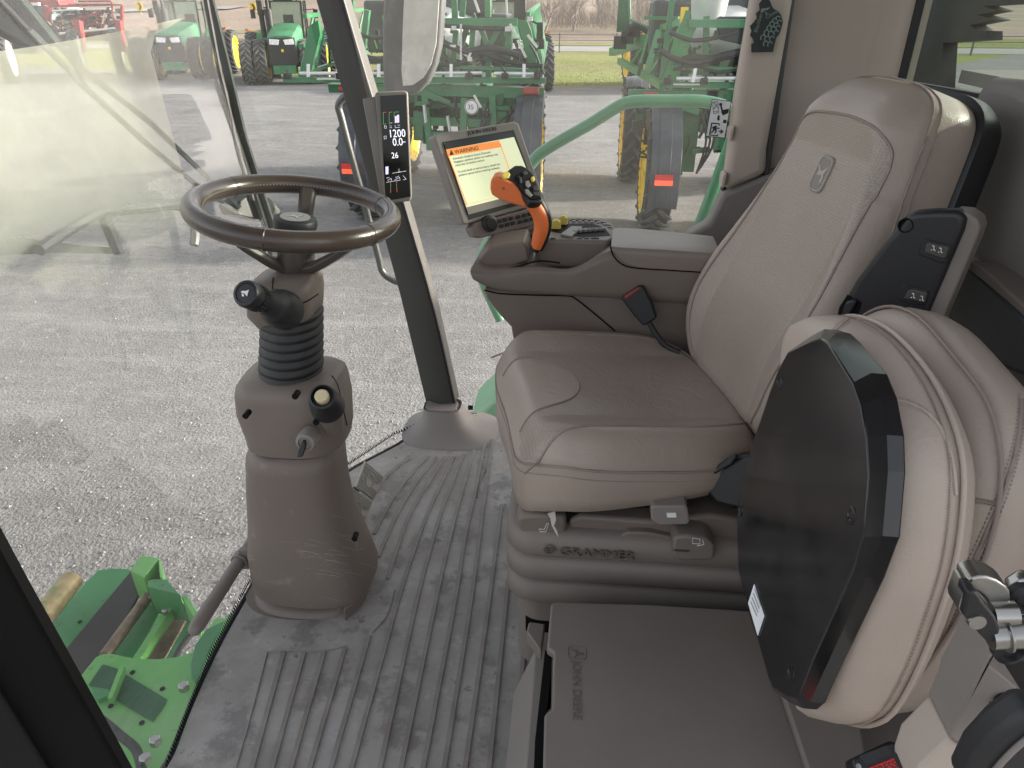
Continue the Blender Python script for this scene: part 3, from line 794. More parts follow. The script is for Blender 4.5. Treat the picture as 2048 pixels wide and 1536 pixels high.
# cushion
def co(t):
    ca, sa = math.cos(t), math.sin(t)
    e = .52
    u = .262 * abs(ca) ** e * (1 if ca > 0 else -1); v = .268 * abs(sa) ** (e + .05) * (1 if sa > 0 else -1)
    if u < 0: v *= 1 - .10 * (u / .262) ** 2 
    if u > 0: u -= .022 * max(0, 1 - (v / .2) ** 2)
    return u, v
def ctop(u, v, s):
    w_ = .600 + .028 * u / .26
    w_ += .018 * min(1, max(0, (abs(v) - .14) / .07)) - .012 * math.exp(-((u + .05) / .14) ** 2 - (v / .13) ** 2)
    if u > .16: w_ -= .05 * ((u - .16) / .10) ** 2
    w_ -= .052 * max(0, (s - .80) / .20) ** 2.2
    return w_
NT = 300
angs = [2 * math.pi * k / NT for k in range(NT)]
rings, mis = [], []
side_r = [(.93, -.092), (.985, -.084), (1.005, -.060), (1.008, -.032), (1.0, -.010)]
for sc_, dw in side_r:
    rg = []
    for t in angs:
        u, v = co(t); base_w = ctop(u, v, 1.0)
        hem = dw * (1 + .48 * (u / .26)) if dw < -.02 else dw
        rg.append(SL(u * sc_, v * sc_, base_w + hem))
    rings.append(rg)
tops_ = [1.0, .985, .96, .94] + [.925 - .0125 * k for k in range(30)] + [.5, .4, .3, .2, .1, .02]
for s in tops_:
    rings.append([SL(co(t)[0] * s, co(t)[1] * s, ctop(co(t)[0] * s, co(t)[1] * s, s)) for t in angs])
def padlim(u): return lerp_tab([(-.24, .09), (-.225, .135), (-.19, .172), (-.1, .203), (0, .205), (.08, .206), (.15, .212), (.20, .222), (.235, .236), (.26, .25)], u)
def inpad(u, v):
    if u > .245 - .02 * max(0, 1 - (v / .2) ** 2): return False
    lim = padlim(u)
    if abs(v) > lim or u < -.235: return False
    return ((u - .24) / .15) ** 2 + (v / .115) ** 2 > 1
mb = MB(); mb.loft(rings[:len(side_r) + 1], caps=False)
mb.mi = [0] * len(mb.f)
b0 = len(side_r)
# top as a square grid so that the pad outline stays crisp
mb2 = MB(); G = 96; pts = []
for i in range(len(tops_) - 1):
    A, B = rings[b0 + i], rings[b0 + i + 1]
    for j in range(NT):
        j2 = (j + 1) % NT
        q = [A[j], A[j2], B[j2], B[j]]
        c_ = SM.inverted() @ (sum(q, V()) / 4)
        mb.add(q, [(0, 1, 2, 3)], 1 if inpad(c_.x, c_.y) else 0)
mb.add([rings[-1][j] for j in range(NT)], [tuple(range(NT))], 1)
cu_ = mb
import bmesh
o = cu_.build("seat_cushion", [LEATHER, PERFC], seat, smooth=70)
bm = bmesh.new(); bm.from_mesh(o.data); bmesh.ops.remove_doubles(bm, verts=bm.verts, dist=.0004); bmesh.ops.recalc_face_normals(bm, faces=bm.faces); bm.to_mesh(o.data); bm.free()
cush = o
def seam(name, uv, parent, r=.0022, fn=None, closed=False):
    P = smooth_path([SL(a, b, 0) for a, b in uv], 8)
    Q = []
    for p_ in P:
        l = SM.inverted() @ p_; s = cut(l.x, l.y)
        Q.append(SL(l.x, l.y, ctop(l.x, l.y, s) + .0006))
    return MB().tube(Q, r, 6).build(name, STITCH, parent, smooth=60)
CLOOP = [V((*co(a), 0)) for a in angs]
def cut(u, v): return loop_scale(CLOOP, V((0, 0, 0)), (u, v))
pad = [(.243, -.238), (.20, -.222), (.12, -.209), (0, -.205), (-.1, -.203), (-.19, -.172), (-.232, -.11), (-.24, 0), (-.232, .11), (-.19, .172), (-.1, .203), (0, .205), (.12, .209), (.20, .222), (.243, .238)]
seam("cushion_seam", pad, cush)
seam("front_patch_seam", [(.232 - 0, -.118), (.17, -.105), (.115, -.065), (.09, 0), (.115, .065), (.17, .105), (.232, .118)], cush)
mb = MB()
for dz in (0.004, -.016):
    mb.tube([SL(co(t)[0] * 1.003, co(t)[1] * 1.003, ctop(*co(t), 1.0) - .012 + dz) for t in angs], .0016 if dz < 0 else .0026, 6, closed=True)
mb.build("piping", STITCH, cush, smooth=60)
# backrest : outline in the reclined back plane
REC = R(16)
def BK(v, s, d=0):     # v across (left +), s up along the back, d outwards (forward)
    v = v + .022
    u = -.256 - math.sin(REC) * s + math.cos(REC) * d
    w_ = .575 + math.cos(REC) * s + math.sin(REC) * d
    return SL(u, v, w_)
half = [(-.06, .10), (-.045, .172), (-.01, .208), (.06, .236), (.14, .244), (.22, .238), (.30, .219), (.38, .196), (.46, .175), (.53, .161), (.575, .151), (.605, .137), (.624, .108), (.634, .066), (.637, .0)]
outl = [(a, b) for b, a in half] + [(-a, b) for b, a in half[-2::-1]]
OL = smooth_loop([V((a, b, 0)) for a, b in outl], 9)
cen = V((0, .27, 0))
def bscale(p_, s):
    q = cen + (p_ - cen) * s; return q
def bfront(p_, s):
    d = .045
    d += .02 * min(1, max(0, (abs(p_.x) - .14) / .06)) * (1 if p_.y < .45 else .4)
    d += .022 * math.exp(-((p_.y - .12) / .12) ** 2) - .012 * math.exp(-(p_.x / .12) ** 2)
    if p_.y > .5: d += .012 * min(1, (p_.y - .5) / .06)
    return d - .060 * max(0, (s - .78) / .22) ** 2.2
rings = []
for s, d in ((.90, -.115), (.97, -.112), (1.0, -.10), (1.005, -.06), (1.005, -.03)):
    rings.append([BK(bscale(p_, s).x, bscale(p_, s).y, d) for p_ in OL])
ns = len(rings)
bs_ = [1.0, .985, .965, .94] + [.925 - .0125 * k for k in range(30)] + [.48, .36, .24, .12, .02]
for s in bs_:
    rings.append([BK(bscale(p_, s).x, bscale(p_, s).y, bfront(bscale(p_, s), s)) for p_ in OL])
mb = MB(); nO = len(OL)
pl = [(0, .150), (.06, .182), (.14, .195), (.22, .192), (.30, .178), (.38, .162), (.46, .149), (.50, .143), (.53, .134), (.548, .110), (.556, .070), (.560, 0)]
def bpan(v, s_):
    if s_ > .560 or s_ < -.0: return False
    return abs(v - .008) < lerp_tab(pl, s_)
for i in range(len(rings) - 1):
    for j in range(nO):
        j2 = (j + 1) % nO; q = [rings[i][j], rings[i][j2], rings[i + 1][j2], rings[i + 1][j]]
        mi = 0
        if i >= ns:
            s = (bs_[i - ns] + bs_[i - ns + 1]) / 2 if i - ns + 1 < len(bs_) else .01
            c_ = bscale((OL[j] + OL[j2]) / 2, s); mi = 1 if bpan(c_.x, c_.y) else 0
        mb.add(q, [(0, 1, 2, 3)], mi)
mb.add(rings[-1], [tuple(range(nO))], 1)
bk = mb.build("backrest", [LEATHER, PERF], seat, smooth=70)
bm = bmesh.new(); bm.from_mesh(bk.data); bmesh.ops.remove_doubles(bm, verts=bm.verts, dist=.0004); bmesh.ops.recalc_face_normals(bm, faces=bm.faces); bm.to_mesh(bk.data); bm.free()
def bs_of(v, s_): return loop_scale(OL, cen, (v, s_))
def bseam(pts, r=.0022, off=.0006):
    P = smooth_path([V((a, b, 0)) for a, b in pts], 8)
    return [BK(p_.x, p_.y, bfront(p_, bs_of(p_.x, p_.y)) + off) for p_ in P]
pp_ = [(a + .008, b) for b, a in pl] + [(-a + .008, b) for b, a in pl[-2::-1]]
MB().tube(bseam(pp_), .0026, 6).build("panel_seam", STITCH, bk, smooth=60)
mb = MB()
for s in (1.0,):
    for d in (-.012, -.028): mb.tube([BK(p_.x * 1.004, p_.y * 1.003, d) for p_ in OL], .0018, 6, closed=True)
mb.build("backrest_piping", STITCH, bk, smooth=60)
# emblem
EM = V((.0, .49, 0)); ec = BK(0, .455, bfront(V((0, .455, 0)), .4) + .001)
en = (BK(0, .455, 1) - BK(0, .455, 0)).normalized(); ex = (BK(-1, .455) - BK(0, .455)).normalized()
fm = frame(ec, en, ex)
def rrect(w_, h, r, n=6):
    out = []
    for cx, cy, a0_ in ((w_ - r, h - r, 0), (-w_ + r, h - r, 90), (-w_ + r, -h + r, 180), (w_ - r, -h + r, 270)):
        for k in range(n + 1): out.append((cx + r * math.cos(R(a0_ + 90 * k / n)), cy + r * math.sin(R(a0_ + 90 * k / n))))
    return out
def fprism(m, pts, z0, dz): return MB().prism([m @ V((a, b, z0)) for a, b in pts], m.to_3x3() @ V((0, 0, dz)))
em = fprism(fm, rrect(.0235, .034, .014), -.004, .006).build("emblem", EMBD, bk, bevel=.001)
mb = MB(); mb.tube([fm @ V((a * .86, b * .9, .0025)) for a, b in rrect(.0235, .034, .014)], .0014, 6, closed=True); mb.build("emblem_border", EMBL, em)
deer(fm @ MX.Translation((0, -.002, .002)) @ MX.Rotation(R(20), 4, 'Z'), .030, em, EMBL, flip=-1)
# black shell behind the backrest
rings = []
for s, d in ((.9, -.165), (1.0, -.155), (1.03, -.135), (1.03, -.108), (.99, -.102)):
    rings.append([BK(bscale(p_, s).x, max(.12, bscale(p_, s).y), d) for p_ in OL])
MB().loft(rings).build("back_shell", BLACKP, seat, smooth=50)
# raised armrest with switches
an = V((-.62, -.78, .0)).normalized(); ap = V((.52, 1.075, 3.0))
def AP(px, off=0): return [U(a, b, p=ap + an * off, n=an) for a, b in px]
arm_px = [(1830, 424), (1870, 421), (1913, 421), (1926, 427), (1931, 440), (1926, 462), (1862, 612), (1825, 700), (1640, 720), (1666, 641), (1709, 564), (1760, 495), (1806, 440), (1816, 430)]
ar = MB().prism(AP(arm_px), -an * .03).build("armrest", BLACKP, seat, bevel=.012, seg=4)
rim_px = [(1905, 421), (1935, 424), (1956, 438), (1961, 455), (1955, 475), (1891, 625), (1860, 705), (1810, 705), (1862, 600), (1924, 452), (1925, 435)]
MB().prism(AP(rim_px, -.010), -an * .04).build("armrest_rim", TAUPE_D, ar, bevel=.010, seg=3)
mb = MB(); mb.lathe([(.011, -.02), (.011, .0012), (.0095, .0012), (.008, -.004), (.001, -.006)], frame(AP([(1811, 451)])[0], an), 20); mb.build("pivot_hole", BLACKPOST, ar)
o8, s8 = (1600, 400), .21875
def a8(pts, off): return AP([(o8[0] + a * s8, o8[1] + b * s8) for a, b in pts], off)
for bez, key, icon in (([(1110, 370), (1160, 360), (1385, 415), (1345, 570), (1270, 575), (1085, 500)], [(1150, 400), (1190, 390), (1365, 430), (1330, 540), (1290, 535), (1130, 480)], [(1215, 440), (1280, 460)]),
                       ([(930, 790), (960, 775), (1170, 830), (1150, 960), (1060, 960), (890, 915)], [(985, 825), (1030, 815), (1165, 850), (1140, 940), (1100, 935), (945, 905)], [(1030, 875), (1110, 900)])):
    sw = MB().prism(a8(bez, .002), -an * .004).build("rocker_switch", BLACKP, ar, bevel=.0015)
    k_ = MB().prism(a8(key, .006), -an * .006).build("rocker_key", PILLAR, sw, bevel=.002)
    mb = MB()
    for (a, b) in icon:
        for e1, e2 in (((-6, -22), (12, -18)), ((12, -18), (8, 12)), ((8, 12), (22, 24)), ((-18, 14), (-6, 18))):
            P = a8([(a + e1[0], b + e1[1]), (a + e2[0], b + e2[1])], .0075); mb.bar(P[0], P[1], .0012, .0006)
    mb.build("switch_symbol", WHITE, k_)
lv = MB().prism(a8([(430, 870), (560, 945), (510, 1080), (330, 1110), (360, 980)], .002), -an * .003).build("lever_recess", BLACKPOST, ar)
MB().prism(a8([(415, 935), (480, 915), (520, 925), (440, 1080), (360, 1090)], .010), -an * .012).build("tilt_lever", BLACKP, lv, bevel=.003)
# belt buckle on the far side of the seat
bp = V((0.11, 1.555, 2.62)); bn_ = V((-.2, -1, .15)).normalized()
def BP(px, off=0): return [U(a, b, p=bp + bn_ * off, n=bn_) for a, b in px]
bu = MB().prism(BP([(1241, 596), (1276, 573), (1286, 573), (1304, 608), (1313, 635), (1308, 640), (1290, 652), (1284, 650), (1266, 630), (1246, 602)]), -bn_ * .022).build("belt_buckle", BLACKP, seat, bevel=.004)
MB().prism(BP([(1248, 592), (1275, 575), (1281, 575), (1252, 597)], .0006), -bn_ * .003).build("release_button", mat("worn_red", (.30, .03, .03), .5), bu)
MB().tube(smooth_path([U(1298, 645, p=bp, n=bn_), U(1310, 665, p=bp, n=bn_), U(1330, 690, p=bp, n=bn_), U(1360, 705, p=bp, n=bn_)], 5), .007, 8).build("buckle_stalk", RUBBER, bu)
# recline bracket at the near rear corner
rp = V((.31, 1.07, 2.47)); rn = V((-.45, -.85, .28)).normalized()
def RP(px, off=0): return [U(a, b, p=rp + rn * off, n=rn) for a, b in px]
MB().prism(RP([(1399, 965), (1405, 955), (1470, 915), (1505, 908), (1540, 925), (1540, 1030), (1480, 1022), (1430, 1010), (1400, 975)]), -rn * .05).build("recline_housing", BLACKP, seat, bevel=.010, seg=3)
MB().prism(RP([(1406, 951), (1468, 908), (1474, 913), (1462, 930), (1412, 958), (1404, 957)], .012), -rn * .016).build("recline_lever", RUBBER, seat, bevel=.003)
# under-frame, rails, levers, bellows
mb = MB(); mb.prism([SL(a, b, .40) for a, b in [(.17, -.20), (.17, .195), (-.30, .20), (-.30, -.20)]], (0, 0, .06)); mb.build("seat_frame", BLACKPOST, seat, bevel=.006)
Y2 = 1.085
def pz(px, y=Y2): return [U(a, b, y=y) for a, b in px]
mb = MB(); mb.prism(pz([(1138, 1040), (1160, 1032), (1300, 1042), (1420, 1030), (1480, 1040), (1500, 1048), (1500, 1100), (1400, 1096), (1250, 1072), (1138, 1075)], 1.10), (0, .3, 0)); mb.build("swivel_base", TAUPE_S, seat, bevel=.008, seg=3)
mb = MB(); mb.prism(pz([(1138, 1070), (1237, 1074), (1256, 1064), (1300, 1066), (1346, 1076), (1480, 1090), (1480, 1102), (1345, 1096), (1236, 1084), (1136, 1082)], 1.085), (0, .1, 0)); mb.build("swivel_skirt", TAUPE, seat, bevel=.004)
lv = MB().prism(pz([(1030, 1037), (1045, 1030), (1080, 1028), (1132, 1034), (1133, 1068), (1118, 1075), (1085, 1080), (1055, 1074), (1038, 1062)], 1.085), (0, .09, 0)).build("slide_lever", TAUPE, seat, bevel=.01, seg=3)
def icon_seat(cx, cy, s, y, par, nm="lever_symbol"):
    mb = MB()
    for a, b in (((-12, 2), (-8, 10)), ((-8, 10), (6, 10)), ((6, 10), (14, -12)), ((14, -12), (9, -12)), ((9, -12), (2, 4)), ((2, 4), (-12, 2)), ((-12, 16), (14, 16)), ((-12, 16), (-8, 13)), ((14, 16), (10, 13))):
        P = pz([(cx + a[0] * s, cy + a[1] * s), (cx + b[0] * s, cy + b[1] * s)], y); mb.bar(P[0], P[1], .0011, .0008)
    return mb.build(nm, WHITE, par)
icon_seat(1087, 1056, .75, 1.0835, lv)
lv = MB().prism(pz([(1302, 1016), (1308, 1012), (1372, 1012), (1376, 1018), (1380, 1044), (1374, 1050), (1318, 1051), (1302, 1040)], 1.055), (0, .05, 0)).build("weight_lever", GREYTRIM, seat, bevel=.006, seg=3)
mb = MB(); mb.prism(pz([(1333, 1026), (1352, 1026), (1353, 1035), (1334, 1035)], 1.053), (0, .001, 0)); mb.build("weight_symbol", WHITE, lv)
lv = MB().prism(pz([(1346, 1082), (1352, 1074), (1372, 1071), (1415, 1078), (1430, 1092), (1430, 1112), (1424, 1122), (1360, 1122), (1346, 1112)], 1.05), (0, .07, 0)).build("swivel_lever", TAUPE_D, seat, bevel=.006, seg=3)
mb = MB()
for a, b in (((1385, 1076), (1400, 1078)), ((1400, 1078), (1400, 1088)), ((1400, 1088), (1385, 1087)), ((1385, 1087), (1385, 1076)), ((1405, 1080), (1408, 1089)), ((1408, 1089), (1394, 1092))):
    P = pz([a, b], 1.0485); mb.bar(P[0], P[1], .0012, .0008)
mb.build("swivel_symbol", WHITE, lv)
mb = MB(); P = pz([(1348, 1100), (1378, 1102)], 1.0485); mb.bar(P[0], P[1], .004, .002); mb.build("lever_pin", CHROME, lv)
# bellows around the suspension
def bell(z, g, r_=.05, x0=-.115, x1=.56, y0=1.075, y1=1.60):
    x0, x1, y0, y1 = x0 - g, x1 + g, y0 - g, y1 + g; out = []
    for cx, cy, a0_ in ((x1 - r_, y1 - r_, 0), (x0 + r_, y1 - r_, 90), (x0 + r_, y0 + r_, 180), (x1 - r_, y0 + r_, 270)):
        for k in range(9): out.append(V((cx + r_ * math.cos(R(a0_ + 90 * k / 8)), cy + r_ * math.sin(R(a0_ + 90 * k / 8)), z)))
    return out
BELM = mat("bellows_plastic", (.20, .17, .153), .6, var=.06, vs=4, bump=.2, bs=500, dirt=[((.2, .18, .17), 6, .55, .85, .35)])
rings = []
zs = 2.395
for k in range(3):
    z1 = zs - k * .063
    rings += [bell(z1, -.016, .05), bell(z1 - .004, -.007, .055), bell(z1 - .012, .003, .06), bell(z1 - .050, .005, .06), bell(z1 - .058, -.003, .06), bell(z1 - .062, -.014, .05)]
rings += [bell(2.15, -.02), bell(2.0, -.02)]
be = MB().loft(rings).build("suspension_bellows", BELM, seat, smooth=60)
BELT = mat("bellows_lettering", (.125, .104, .094), .6)
mt_ = frame((U(1118, 1118, y=1.069).x, 1.0665, 2.353), (0, -1, -.04), (1, 0, 0))
text("bellows_lettering", "GRAMMER", BELT, mt_, .026, be, .002, aspect=1.2)
mb = MB(); mq = frame((U(1099, 1108, y=1.069).x, 1.0665, 2.363), (0, -1, -.04), (1, 0, 0)); mb.tube([mq @ V((.0105 * math.cos(a), .0105 * math.sin(a), .0)) for a in [2 * math.pi * k / 20 for k in range(20)]], .0016, 6, closed=True)
for a, b in (((-.007, .004), (0, 0)), ((0, 0), (.007, .004)), ((-.007, -.001), (0, -.005)), ((0, -.005), (.007, -.001))): mb.bar(mq @ V((*a, 0)), mq @ V((*b, 0)), .002, .003)
mb.build("bellows_mark", BELT, be)
# torn scrap of plastic below the cushion
SCR = mat("plastic_scrap", (.6, .56, .54), .4)
mb = MB(); mb.prism(pz([(1095, 1028), (1110, 1023), (1112, 1040), (1108, 1052), (1114, 1062), (1117, 1075), (1110, 1064), (1103, 1050), (1101, 1038)], 1.07), (0, .003, 0)); mb.build("torn_scrap", SCR, seat)

# ================================================================== STORAGE BOX
box = thing("storage_box", "dark taupe storage box with raised lettered lid beside the seat", "box", (.17, .8, FZ))
LZ = 2.33
def lz(px, z=LZ): return [U(a, b, z=z) for a, b in px]
lidp = lz([(1102, 1206), (1112, 1203), (1300, 1208), (1460, 1218), (1500, 1221), (1512, 1260), (1560, 1380), (1612, 1536), (1660, 1680), (1080, 1680), (1086, 1536), (1089, 1428), (1104, 1418), (1107, 1304), (1094, 1296)])
lid = MB().prism(lidp, (0, 0, -.018)).build("lid", TAUPE_D, box, bevel=.004, seg=3)
MB().prism([(-.045, .42, FZ + .001), (-.032, .42, LZ - .022), (-.012, .97, LZ - .022), (-.03, .99, FZ + .001)], (.60, 0, 0)).build("box_body", TAUPE_D, box, bevel=.004)
mb = MB(); mb.prism([V((-.095, 1.02, FZ + .001)), V((-.095, .42, FZ + .001)), V((-.05, .42, FZ + .16)), V((-.05, 1.0, FZ + .16))], (.05, 0, 0)); mb.build("kick_strip", GREYTRIM, box, bevel=.004)
mb = MB(); mb.prism(lz([(1058, 1243), (1090, 1247), (1082, 1303), (1053, 1262)], 2.22), (0, 0, -.03)); mb.build("hinge_cover", TAUPE_D, box, bevel=.003)
mb = MB(); mb.prism(lz([(1050, 1217), (1102, 1220), (1098, 1245), (1052, 1242)], 2.14), (0, 0, -.03)); mb.build("dark_gap", BLACKPOST, box)
mb = MB(); mb.prism(lz([(1070, 1480), (1090, 1300), (1104, 1308), (1102, 1416), (1090, 1430), (1084, 1680), (1062, 1680)], LZ - .022), (0, 0, -.04)); mb.build("finger_recess", BLACKPOST, box)
LMARK = mat("lid_lettering", (.125, .104, .094), .42)
ft = U(1145, 1322, z=LZ + .0002); ft2 = U(1146, 1450, z=LZ)
text("lid_lettering", "JOHN DEERE", LMARK, frame(ft, (0, 0, 1), ft2 - ft), .0205, lid, .001, aspect=.95)
fd = frame(U(1154, 1306, z=LZ), (0, 0, 1), (.0, -1, 0)); mb = MB(); mb.tube([fd @ V((a, b, .0)) for a, b in rrect(.013, .015, .006)], .0011, 6, closed=True); mb.build("lid_badge", LMARK, lid)
deer(fd, .016, lid, LMARK, ext=.001)
# side console right of the lid
mb = MB(); mb.prism(lz([(1520, 1270), (1700, 1300), (1760, 1700), (1668, 1700), (1615, 1536), (1565, 1385)], LZ + .012), (0, 0, -.3)); mb.build("side_filler", TAUPE_D, box, bevel=.004)

# ================================================================== BUDDY SEAT (folded)
bud = thing("training_seat", "folded training seat with glossy black base plate and pale leather pads", "seat", (.42, .8, 2.34))
bn2 = V((-1, -.05, .06)).normalized(); bp2 = V((.28, .82, 2.7))
def B2(px, off=0): return [U(a, b, p=bp2 - bn2 * off, n=bn2) for a, b in px]
plate = [(1576, 704), (1556, 740), (1540, 782), (1511, 870), (1478, 984), (1473, 1040), (1476, 1142), (1495, 1208), (1536, 1354), (1545, 1380), (1577, 1404), (1606, 1417), (1621, 1404), (1637, 1366), (1735, 1154), (1761, 1082), (1765, 1072), (1776, 942), (1774, 870), (1761, 795), (1742, 746), (1690, 682), (1673, 665), (1649, 658), (1625, 670)]
inner = [(1576, 706), (1557, 741), (1541, 783), (1512, 871), (1479, 985), (1475, 1040), (1478, 1141), (1496, 1207), (1537, 1352), (1546, 1376), (1572, 1392), (1594, 1397), (1600, 1386), (1628, 1315), (1707, 1140), (1722, 1085), (1726, 1072), (1737, 950), (1733, 875), (1722, 810), (1706, 765), (1668, 705), (1654, 684), (1641, 676), (1622, 684)]
ro = B2(plate, .012); ri = B2(inner, -.012); rb = [p_ - bn2 * .018 for p_ in ro]
MB().loft([rb, ro, ri]).build("base_plate", GLOSSB, bud, smooth=6, bevel=.002, seg=2)
mb = MB()
for a, b in ((1560, 764), (1703, 1030), (1582, 1345), (1482, 1020)):
    mb.lathe([(.011, -.003), (.010, .0012), (.006, .0016), (.005, .0002), (.001, .0)], frame(B2([(a, b)], -.0115)[0], bn2), 18)
split(mb, "plate_screw", GLOSSB, bud)
lb = MB().prism(B2([(1508, 1168), (1528, 1232), (1515, 1271), (1496, 1206)], -.0135), -bn2 * .0008).build("paper_label", LABEL, bud)
mb = MB()
for k in range(4):
    t = k / 4
    a = (1509 - 4 + (1) - t * 6, 1182 + t * 16)
    P = B2([(1509 - k * 2.6, 1178 + k * 8.5), (1519 - k * 2.6 + 2, 1210 + k * 7.2)], -.0146); mb.bar(P[0], P[1], .0011, .0004)
mb.build("label_print", mat("faded_ink", (.2, .2, .26), .5), lb)
# pads : slabs lofted around an outline on their own planes
def slab(name, px, x, front, back, m, parent, bul=.045, k=3, dens=None):
    P = [U(a, b, x=x) for a, b in px]; P = smooth_loop(P, k)
    c_ = sum(P, V()) / len(P); rings = []
    for s, dx in ((.80, front), (.90, front + .004), (.955, front + .014), (.988, front + .030), (1.0, front + .05), (1.0, back - .05), (.985, back - .028), (.95, back - .012), (.88, back - .002), (.75, back)):
        rings.append([V((p_.x + dx, c_.y + (p_.y - c_.y) * s, c_.z + (p_.z - c_.z) * s)) for p_ in P])
    mb = MB(); mb.loft(rings)
    return mb.build(name, m, parent, smooth=75), P, c_
cpx = [(1600, 690), (1650, 650), (1680, 638), (1712, 632), (1762, 646), (1812, 682), (1870, 752), (1914, 840), (1936, 930), (1934, 1030), (1921, 1120), (1898, 1200), (1850, 1328), (1795, 1425), (1745, 1452), (1700, 1445), (1620, 1400), (1545, 1330), (1490, 1150), (1500, 930), (1550, 770)]
cpx = cpx[:16] + [(1690, 1440), (1640, 1380), (1590, 1250), (1580, 1000), (1600, 800), (1625, 720)][0:6]
cpx = [(1668, 652)] + cpx[2:16] + [(1705, 1440), (1690, 1380), (1670, 1250), (1665, 1000), (1665, 800), (1660, 710)]
pad1, PP, c1 = slab("seat_pad", cpx, .40, -.085, .022, LEATHER2, bud)
mb = MB()
mb.tube([V((p_.x - .004, c1.y + (p_.y - c1.y) * 1.0, c1.z + (p_.z - c1.z) * 1.0)) for p_ in PP], .0032, 8, closed=True)
mb.build("pad_welt", LEATHER2, pad1, smooth=60)
mb = MB()
for dx in (-.017,):
    Q = [V((p_.x + dx, c1.y + (p_.y - c1.y) * 1.001, c1.z + (p_.z - c1.z) * 1.001)) for p_ in PP]
    for i in range(len(Q)):
        A, B = Q[i], Q[(i + 1) % len(Q)]
        for j in range(6): mb.bar(A + (B - A) * (j + .1) / 6, A + (B - A) * (j + .75) / 6, .0018, .0018)
mb.build("pad_stitching", LEATHER, pad1)
hit = caster([pad1])
def stitched(hit, pts, par, m, off=9, k=12, r_=.0022):
    P = surf_line(hit, pts, k, .0004)
    if len(P) < 4: return
    MB().tube(P, r_, 6).build("pad_seam", m, par, smooth=60)
    for s_ in (-1, 1):
        Q = surf_line(hit, [(a + s_ * off * .5, b + s_ * off) for a, b in pts], k, .0003); mb = MB()
        for A, B in zip(Q, Q[1:]): mb.bar(A + (B - A) * .15, A + (B - A) * .75, .0013, .0013)
        o_ = mb.build("stitch_row", m, par); o_['kind'] = 'stuff'
stitched(hit, [(1770, 806), (1800, 803), (1845, 820), (1880, 856), (1904, 920), (1912, 990)], pad1, LEATHER2)
stitched(hit, [(1664, 668), (1680, 652), (1696, 640)], pad1, LEATHER2, 5, 8)
bpx = [(1700, 700), (1760, 655), (1800, 627), (1850, 616), (1912, 640), (1990, 720), (2060, 805), (2090, 900), (2090, 1000), (2062, 1110), (1995, 1250), (1900, 1370), (1830, 1426), (1780, 1420), (1700, 1350), (1650, 1100), (1650, 900)]
pad2, P2, c2 = slab("back_pad", bpx, .495, -.075, .03, LEATHERB, bud)
hit = caster([pad2])
stitched(hit, [(2044, 800), (2036, 880), (2008, 980), (1962, 1090), (1915, 1190), (1880, 1270)], pad2, STITCH, 12, 12)
stitched(hit, [(1930, 1000), (1955, 1001), (1990, 1008)], pad2, STITCH, 5, 8, .0015)
MB().tube([V((p_.x - .045, c2.y + (p_.y - c2.y) * 1.003, c2.z + (p_.z - c2.z) * 1.003)) for p_ in P2], .0025, 6, closed=True).build("back_pad_welt", STITCH, pad2, smooth=60)

# ================================================================== CONSOLE
con = thing("armrest_console", "taupe control console with lidded armrest and key pads on the far side of the seat", "console", (.05, 1.7, 2.6))
NY, FY = 1.585, 1.79
stn = [((940, 540), (972, 494), 0), ((968, 546), (988, 488), .0), ((1007, 547), (1018, 485), .0), ((1059, 534), (1058, 482), .012), ((1104, 535), (1098, 482), .03), ((1140, 541), (1130, 480), .035), ((1175, 523), (1165, 478), .025), ((1208, 505), (1208, 474), .006), ((1228, 500), (1232, 470), 0), ((1320, 506), (1320, 474), 0), ((1440, 514), (1440, 482), 0)]
lowl = [(946, 562), (974, 579), (1009, 586), (1060, 590), (1105, 593), (1140, 595), (1175, 597), (1208, 599), (1230, 600), (1320, 606), (1440, 616)]
rows = []
for (nr, fr, dip), lw in zip(stn, lowl):
    N_ = U(*nr, y=NY); F_ = U(*fr, y=FY); Lw = U(*lw, y=NY)
    Fh = V((N_.x + (F_.x - N_.x) * .4, FY, F_.z))
    row = [V((Lw.x, NY + .05, Lw.z - .004)), Lw + V((0, .004, -.0)), Lw + V((0, 0, .006)), N_ - V((0, 0, .008)), N_ + V((0, .006, 0))]
    for t in (.2, .4, .6, .8):
        q = N_ + (Fh - N_) * t; q.z -= dip * math.sin(math.pi * min(1, t * 1.15))
        row.append(q)
    row += [Fh, Fh + V((0, .01, -.01)), Fh + V((0, .012, -.09))]
    rows.append(row)
cb = MB().grid(rows)
cb.add(rows[0], [tuple(range(len(rows[0])))])
cb.build("console_body", TAUPE, con, smooth=40, sub=1)
mb = MB(); mb.prism(yq([(966, 578), (975, 600), (1000, 632), (1022, 655), (1030, 700), (1440, 740), (1440, 600), (1200, 592)], 1.605), (0, .18, 0)); mb.build("console_side", TAUPE, con, bevel=.008, seg=3)
mb = MB(); P = smooth_path(yq([(946, 563), (965, 580), (1000, 588), (1060, 591), (1130, 594), (1145, 597), (1165, 610), (1215, 650), (1260, 690)], 1.583), 5)
mb.tube(smooth_path(yq([(968, 580), (1000, 587), (1060, 590), (1134, 592)], 1.602) + yq([(1150, 597), (1180, 620), (1230, 662)], 1.602), 5), .0018, 6); mb.build("console_groove", BLACKPOST, con)
